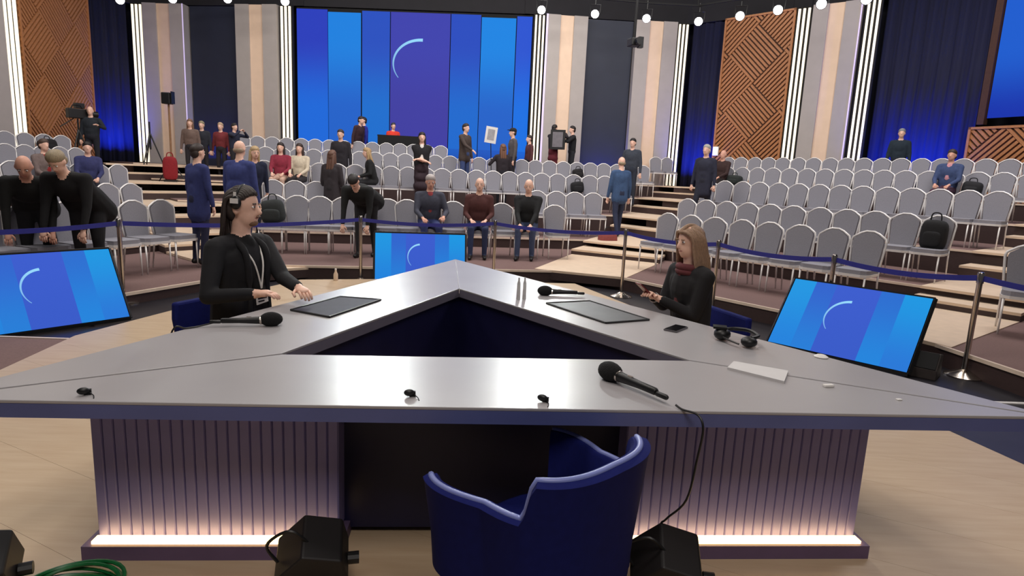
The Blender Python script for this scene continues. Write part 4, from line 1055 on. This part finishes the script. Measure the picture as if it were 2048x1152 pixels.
P2(seat_pt('C', 2, 568), (.1, -.99), 'person in red hooded top sitting in the third row', top=(146, 46, 66), bottom=(214, 180, 160), hair=(48, 36, 34), pose='sit', style='long')
P2(seat_pt('C', 2, 612), (0, -1), 'person in cream sweater sitting beside the red hooded top', top=(218, 204, 180), bottom=(44, 40, 44), hair=(66, 48, 40), pose='sit', style='long')
P2(stand_pt('C', .95, 664, .2), (.3, .95), 'woman in dark coat standing in the middle aisle with brown hair', top=(52, 46, 50), bottom=(44, 40, 44), hair=(112, 78, 62), style='long', h=1.72, hem=.35)
P2(stand_pt('C', 2.55, 682), (0, -1), 'tall man in dark clothes with pale forehead standing at the screen', top=(42, 38, 44), bottom=(36, 34, 40), hair=(70, 56, 50), style='short', h=1.86, hem=.3)
P2(stand_pt('C', 4.1, 712), (.9, -.4), 'man in dark red bending at the screen beside a blue top', top=(62, 38, 44), bottom=(34, 34, 44), hair=(50, 38, 36), lean=.3, h=1.76)
P2(stand_pt('C', 4.35, 728), (-.8, -.5), 'person in bright blue top standing before the screen', top=(36, 42, 150), bottom=(30, 34, 84), hair=(40, 32, 32), h=1.76)
P2(stand_pt('C', 4.5, 785), (.5, -.85), 'person in bright red top behind the black table', top=(226, 62, 44), bottom=(40, 40, 50), hair=(60, 62, 74), h=1.66)
P2(stand_pt('C', 1.72, 842, .71), (.2, -.98), 'woman with folded arms in a black and white top', top=(28, 26, 30), bottom=(52, 38, 46), hair=(30, 24, 26), style='long', h=1.78, hands=(V(.1, .2, 1.12), V(-.1, .22, 1.08)), skirt=True, shirt=(226, 220, 214), sleeves=True)
P2(seat_pt('C', 2, 748), (-.8, -.3), 'person in black coat with blonde hair leaning over in the third row', top=(26, 28, 30), bottom=(30, 30, 34), hair=(196, 164, 118), style='long', pose='sit', lean=.25)
P2(stand_pt('C', -.28, 733, .1), (-.1, -.99), 'man in black bending down before the front row chairs', top=(24, 25, 26), bottom=(32, 32, 34), hair=(40, 34, 32), lean=1.25, h=1.8, nod=.5, hands=(V(-.2, .55, .45), V(.2, .55, .45)), hem=.15, girth=1.3, stride=.12)
P2(seat_pt('C', 0, 852), (.25, -.97), 'grey haired man in grey jacket with lanyard sitting in the front row', top=(66, 68, 82), bottom=(52, 62, 112), hair=(196, 186, 182), pose='sit', h=1.84, lean=.18, shirt=(150, 60, 64), girth=1.15, skin=SKIN2, hands=(V(-.2, .35, .68), V(.15, .4, .66)), nod=.2)
P2(seat_pt('C', 0, 955), (.05, -1), 'man in maroon sweater and jeans sitting in the front row', top=(82, 44, 42), bottom=(48, 58, 92), hair=(180, 150, 130), style='bald', pose='sit', h=1.78, lean=.12, skin=SKIN, girth=1.15)
P2(seat_pt('C', 0, 1050), (-.1, -1), 'man in black sweater and jeans sitting in the front row', top=(26, 27, 29), bottom=(62, 74, 104), hair=(170, 130, 96), style='bald', pose='sit', h=1.82, lean=.15, hands=(V(-.08, .36, .6), V(.1, .36, .6)), nod=.15, girth=1.15)
P2(stand_pt('C', 2.7, 927), (.8, -.5), 'man in brown jacket and jeans standing before the screen', top=(74, 62, 58), bottom=(62, 78, 124), hair=(50, 40, 38), h=1.84, hands=(None, V(.2, .4, 1.05)), hem=.1)
P2(stand_pt('C', 2.3, 1003, .71), (-.3, .95), 'woman with long brown hair in dark dress standing before the screen', top=(44, 36, 42), bottom=(30, 28, 36), hair=(124, 84, 62), style='long', h=1.68, skirt=True, hands=(V(-.3, .3, 1.2), None))
P2(stand_pt('C', 2.75, 1022), (-.9, -.3), 'man with dark cap standing behind the woman in the dark dress', top=(90, 84, 86), bottom=(36, 36, 46), hair=(40, 34, 34), style='cap', h=1.8)
P2(stand_pt('C', 3.5, 1055), (-.8, -.3), 'person in maroon top standing by the right light strips', top=(88, 46, 50), bottom=(34, 32, 44), hair=(60, 50, 50), h=1.74)
P2(stand_pt('C', 3.6, 1102), (.6, .7), 'person in dark red clothes carrying a boxed panel', top=(40, 36, 40), bottom=(104, 36, 46), hair=(34, 28, 28), h=1.76, hands=(V(-.1, .35, 1.5), V(.2, .35, 1.5)), skirt=True)
P2(stand_pt('C', 3.65, 1139), (-.95, -.2), 'person in black reaching out to the boxed panel', top=(26, 28, 32), bottom=(38, 40, 46), hair=(36, 30, 30), h=1.76, hands=(V(-.15, .45, 1.3), V(.15, .45, 1.3)))
P2(stand_pt('C', 1.0, 1240, .32), (-.3, .95), 'person in blue jacket walking up the right stairs', top=(58, 84, 122), bottom=(40, 48, 74), hair=(176, 158, 130), style='bald', h=1.78, stride=.16, hem=.1)
P2(stand_pt('C', 2.0, 1259, .9), (-.4, -.9), 'person in dark grey with backpack on the right stairs', top=(58, 64, 76), bottom=(40, 46, 60), hair=(34, 28, 28), h=1.78)
P2((4.12, 14.0, .715), (-.6, -.75), 'grey haired man in dark suit walking down the right stairs', top=(40, 42, 60), bottom=(34, 36, 50), hair=(190, 186, 176), h=1.72, stride=.18, hem=.25)
P2(seat_pt('R', 3, 1436), BF['R'], 'dark dressed person sitting behind the suited walking man', top=(56, 36, 34), bottom=(40, 30, 30), hair=(190, 150, 130), style='bald', pose='sit', skin=SKIN2)
P2((9.6, 16.2, 1.46), (-.5, -.8), 'grey haired person in dark green standing before the wide curtain', top=(30, 44, 56), bottom=(26, 30, 44), hair=(150, 150, 150), h=1.7)
P2(seat_pt('R', 3, 1884), BF['R'], 'person in blue jacket and pink shirt sitting in the right seats', top=(60, 76, 116), bottom=(76, 46, 66), hair=(66, 48, 40), pose='sit', shirt=(210, 150, 160), skin=SKIN2)
for px, t, lab, tp, hr_, fc in ((386, 3.0, 'woman with light brown hair standing at the upper left stairs', (112, 92, 84), (140, 104, 80), (.2, -.97)), (409, 3.3, 'person in black standing second in the group at the upper left stairs', (36, 38, 48), (150, 140, 110), (.1, -.99)), (446, 3.4, 'person in dark red standing before the dark wall panel', (120, 44, 48), (200, 170, 140), (0, -1)), (472, 3.35, 'photographer in dark blue holding a camera before the left column', (40, 44, 66), (40, 34, 34), (.9, -.3))):
    P2(stand_pt('C', t, px, 1.1), fc, lab, top=tp, bottom=(40, 36, 42), hair=hr_, h=1.59, style='long' if px == 386 else 'short', hands=(V(-.1, .3, 1.5), V(.1, .32, 1.5)) if px == 472 else None)
p = row_at('L', 4.0, 192); P2((p[0], p[1], 1.14), (.3, -.95), 'camera operator in dark green before the left navy curtain', top=(34, 40, 48), bottom=(28, 30, 40), hair=(206, 190, 172), style='bald', h=1.8, hands=(V(-.25, .35, 1.25), None), girth=1.1)

# ------------------------------------------------------------------ props among the seats
def tripod(loc, h, label, head):
    r = empty('tripod', loc, 0, label, 'tripod')
    for k in range(3):
        a = k*2*pi/3+.4; MB().tube([(0, 0, h*.8), (.36*h/1.3*math.cos(a), .36*h/1.3*math.sin(a), 0.012)], [.022, .014], 6).build('leg', BLACK, r)
    MB().tube([(0, 0, h*.5), (0, 0, h)], .022, 8).build('column', BLACK, r)
    return r
p = row_at('L', 4.1, 166); cz = 1.14
tripod((p[0], p[1], cz), 1.45, 'black camera tripod before the left lattice panel', None)
vc = empty('video_camera', (p[0], p[1], cz+1.45), -.5, 'black broadcast video camera on a tripod before the left lattice panel', 'video camera')
MB().box((0, 0, .14), (.2, .5, .26)).build('body', BLACK, vc, bevel=.02); MB().lathe([(.06, 0), (.085, .3)], 14, 0, (0, .22, .16), Matrix.Rotation(-pi/2, 3, 'X')).build('lens', BLACK, vc, True)
MB().box((-.08, .1, .36), (.16, .22, .14)).build('viewfinder', BLACK, vc, bevel=.01); MB().tube([(0, -.15, .27), (0, -.1, .36), (0, .1, .36), (0, .15, .27)], .018, 6).build('handle', BLACK, vc); MB().tube([(0, -.1, 0), (.1, -.5, -.25)], .014, 6).build('pan_bar', BLACK, vc)
p = row_at('C', 3.3, 306); tripod((p[0], p[1], 1.1), 1.5, 'thin black tripod beside the left light strips', None)
p = row_at('C', 2.6, 346)
ls = empty('lamp_stand', (p[0], p[1], 1.03), 0, 'tall lamp stand with small black lamp at the left stairs', 'lamp stand')
MB().tube([(0, 0, .3), (0, 0, 1.95)], .025, 8).build('pole', mat('stand_brass', (170, 130, 96), .4, .5), ls)
for k in range(3): a = k*2*pi/3; MB().tube([(0, 0, .55), (.35*math.cos(a), .35*math.sin(a), .012)], .014, 6).build('leg', BLACK, ls)
MB().box((0, -.05, 2.08), (.22, .2, .28)).build('lamp_head', BLACK, ls, bevel=.02); MB().box((.14, -.05, 2.1), (.02, .16, .3)).build('barn_door', BLACK, ls)
rb = empty('red_bag', (p[0]+.15, p[1]-.35, 1.03), .4, 'dark red bag standing at the foot of the lamp stand', 'bag')
RED = cloth('red', (140, 26, 36)); MB().sell((0, 0, .34), (.17, .12, .3)).build('body', RED, rb, True); MB().tube(smooth_path([(-.08, 0, .6), (-.05, 0, .72), (.05, 0, .72), (.08, 0, .6)]), .012, 6).build('handle', RED, rb); MB().box((0, 0, .03), (.3, .2, .06)).build('base', BLACK, rb)
# black table below the screen
p = row_at('C', 4.25, 795); bt = empty('table', (p[0], p[1], 1.46), math.radians(10), 'tall black cloth covered table below the central screen', 'table')
MB().box((0, 0, 1.2), (1.3, .6, .04)).build('top', BLACKM, bt); MB().box((0, -.29, .6), (1.28, .02, 1.16)).build('skirt', BLACKM, bt)
for sx in (-1, 1):
    for sy in (-1, 1): MB().box((.6*sx, .26*sy, .59), (.04, .04, 1.18)).build('leg', BLACKM, bt)
# white sign and carried panel
p = row_at('C', 2.85, 978); sg = empty('sign_board', (p[0], p[1], 2.42), .15, 'white sign board with grey print raised before the screen', 'sign')
MB().box((0, 0, .28), (.33, .02, .46), R=Matrix.Rotation(.12, 3, 'Y')).build('board', WHT, sg); MB().box((0, -.013, .29), (.2, .006, .3), R=Matrix.Rotation(.12, 3, 'Y')).build('print', mat('grey_print', (170, 168, 172), .7), sg); MB().tube([(0, .015, .1), (.06, .05, -1.0)], .012, 6).build('stick', BLACK, sg)
p = row_at('C', 3.45, 1110); bp = empty('boxed_panel', (p[0], p[1], 2.75), -.2, 'dark framed panel carried by two people before the right column', 'panel')
MB().box((0, 0, 0), (.46, .08, .6)).build('frame', BLACK, bp); MB().box((0, -.045, 0), (.32, .012, .46)).build('face', mat('panel_grey', (120, 116, 122), .5), bp)
# bags and coats on chairs
def bag(b, k, px, label, sz=(.17, .12, .16), col=(26, 26, 30), dz=.49, fwd=.2):
    s = row_at(b, k, px); c = s+np.array(BF[b])*fwd; r = empty('bag', (c[0], c[1], BLK[b]['z'][k]+dz), heading(*BF[b]), label, 'bag')
    cm = cloth('bag_%d_%d_%d' % col, col)
    MB().sell((0, 0, sz[2]), sz, Matrix.Rotation(random.uniform(-.2, .2), 3, 'Y')).build('body', cm, r, True); MB().sell((0, sz[1]*.9, sz[2]*.75), (sz[0]*.7, sz[1]*.35, sz[2]*.5)).build('pocket', cm, r, True); MB().tube(smooth_path([(-.07, 0, sz[2]*1.8), (-.05, .0, sz[2]*2.4), (.05, 0, sz[2]*2.4), (.07, 0, sz[2]*1.8)]), .01, 6).build('handle', cm, r)
bag('C', 0, 549, 'dark green backpack on the front row chair beside the leaning blonde woman', (.2, .14, .2), (44, 48, 48))
bag('R', 1, 1888, 'black coat bundle hung over the last chair of the second right row', (.17, .1, .22), (30, 30, 32), .46, .12)
bag('C', 2, 1150, 'black bag on a third row chair left of the walking person', (.17, .12, .15), (24, 24, 28))
bag('C', 3, 1150, 'black bag on a fourth row chair behind the other black bag', (.16, .12, .14), (30, 28, 30))
bag('L', 4, 92, 'black bag on a back row chair before the left lattice panel', (.22, .14, .17), (26, 24, 28))
bag('R', 3, 1475, 'dark green coat bundle in the fourth right row beside the sitting person', (.2, .14, .13), (38, 44, 42))
bag('R', 3, 1950, 'black bag on a chair right of the person in the blue jacket', (.17, .12, .14), (36, 36, 40))
bag('L', 1, 4, 'brown bag on a chair at the left picture edge', (.2, .16, .14), (96, 66, 50))
bg2 = row_at('C', .55, 1222); rb = empty('bag', (bg2[0], bg2[1], .1), .3, 'dull red bag on the floor beside the right stairs', 'bag')
MB().sell((0, 0, .2), (.2, .14, .2)).build('body', cloth('dullred', (140, 70, 66)), rb, True); MB().tube(smooth_path([(-.08, 0, .36), (-.05, .0, .48), (.05, 0, .48), (.08, 0, .36)]), .01, 6).build('handle', BLACK, rb)
bs = empty('wall_box', (0, 0, 0), 0, 'small white lit sign on the right lattice panel', 'sign')
A, d, n, L = frame(1440, 1577); z = ony(1441, 303, wp(1441)[1])[2]; c = A+d*.12+n*.04; bs.location = (c[0], c[1], z)
MB().box((0, 0, 0), (.2, .05, .3), rotz(d)).build('case', WHT, bs); MB().box((n[0]*.03, n[1]*.03, 0), (.16, .02, .24), rotz(d)).build('face', mat('sign_face', (250, 246, 240), .5, emit=1., var=0), bs)
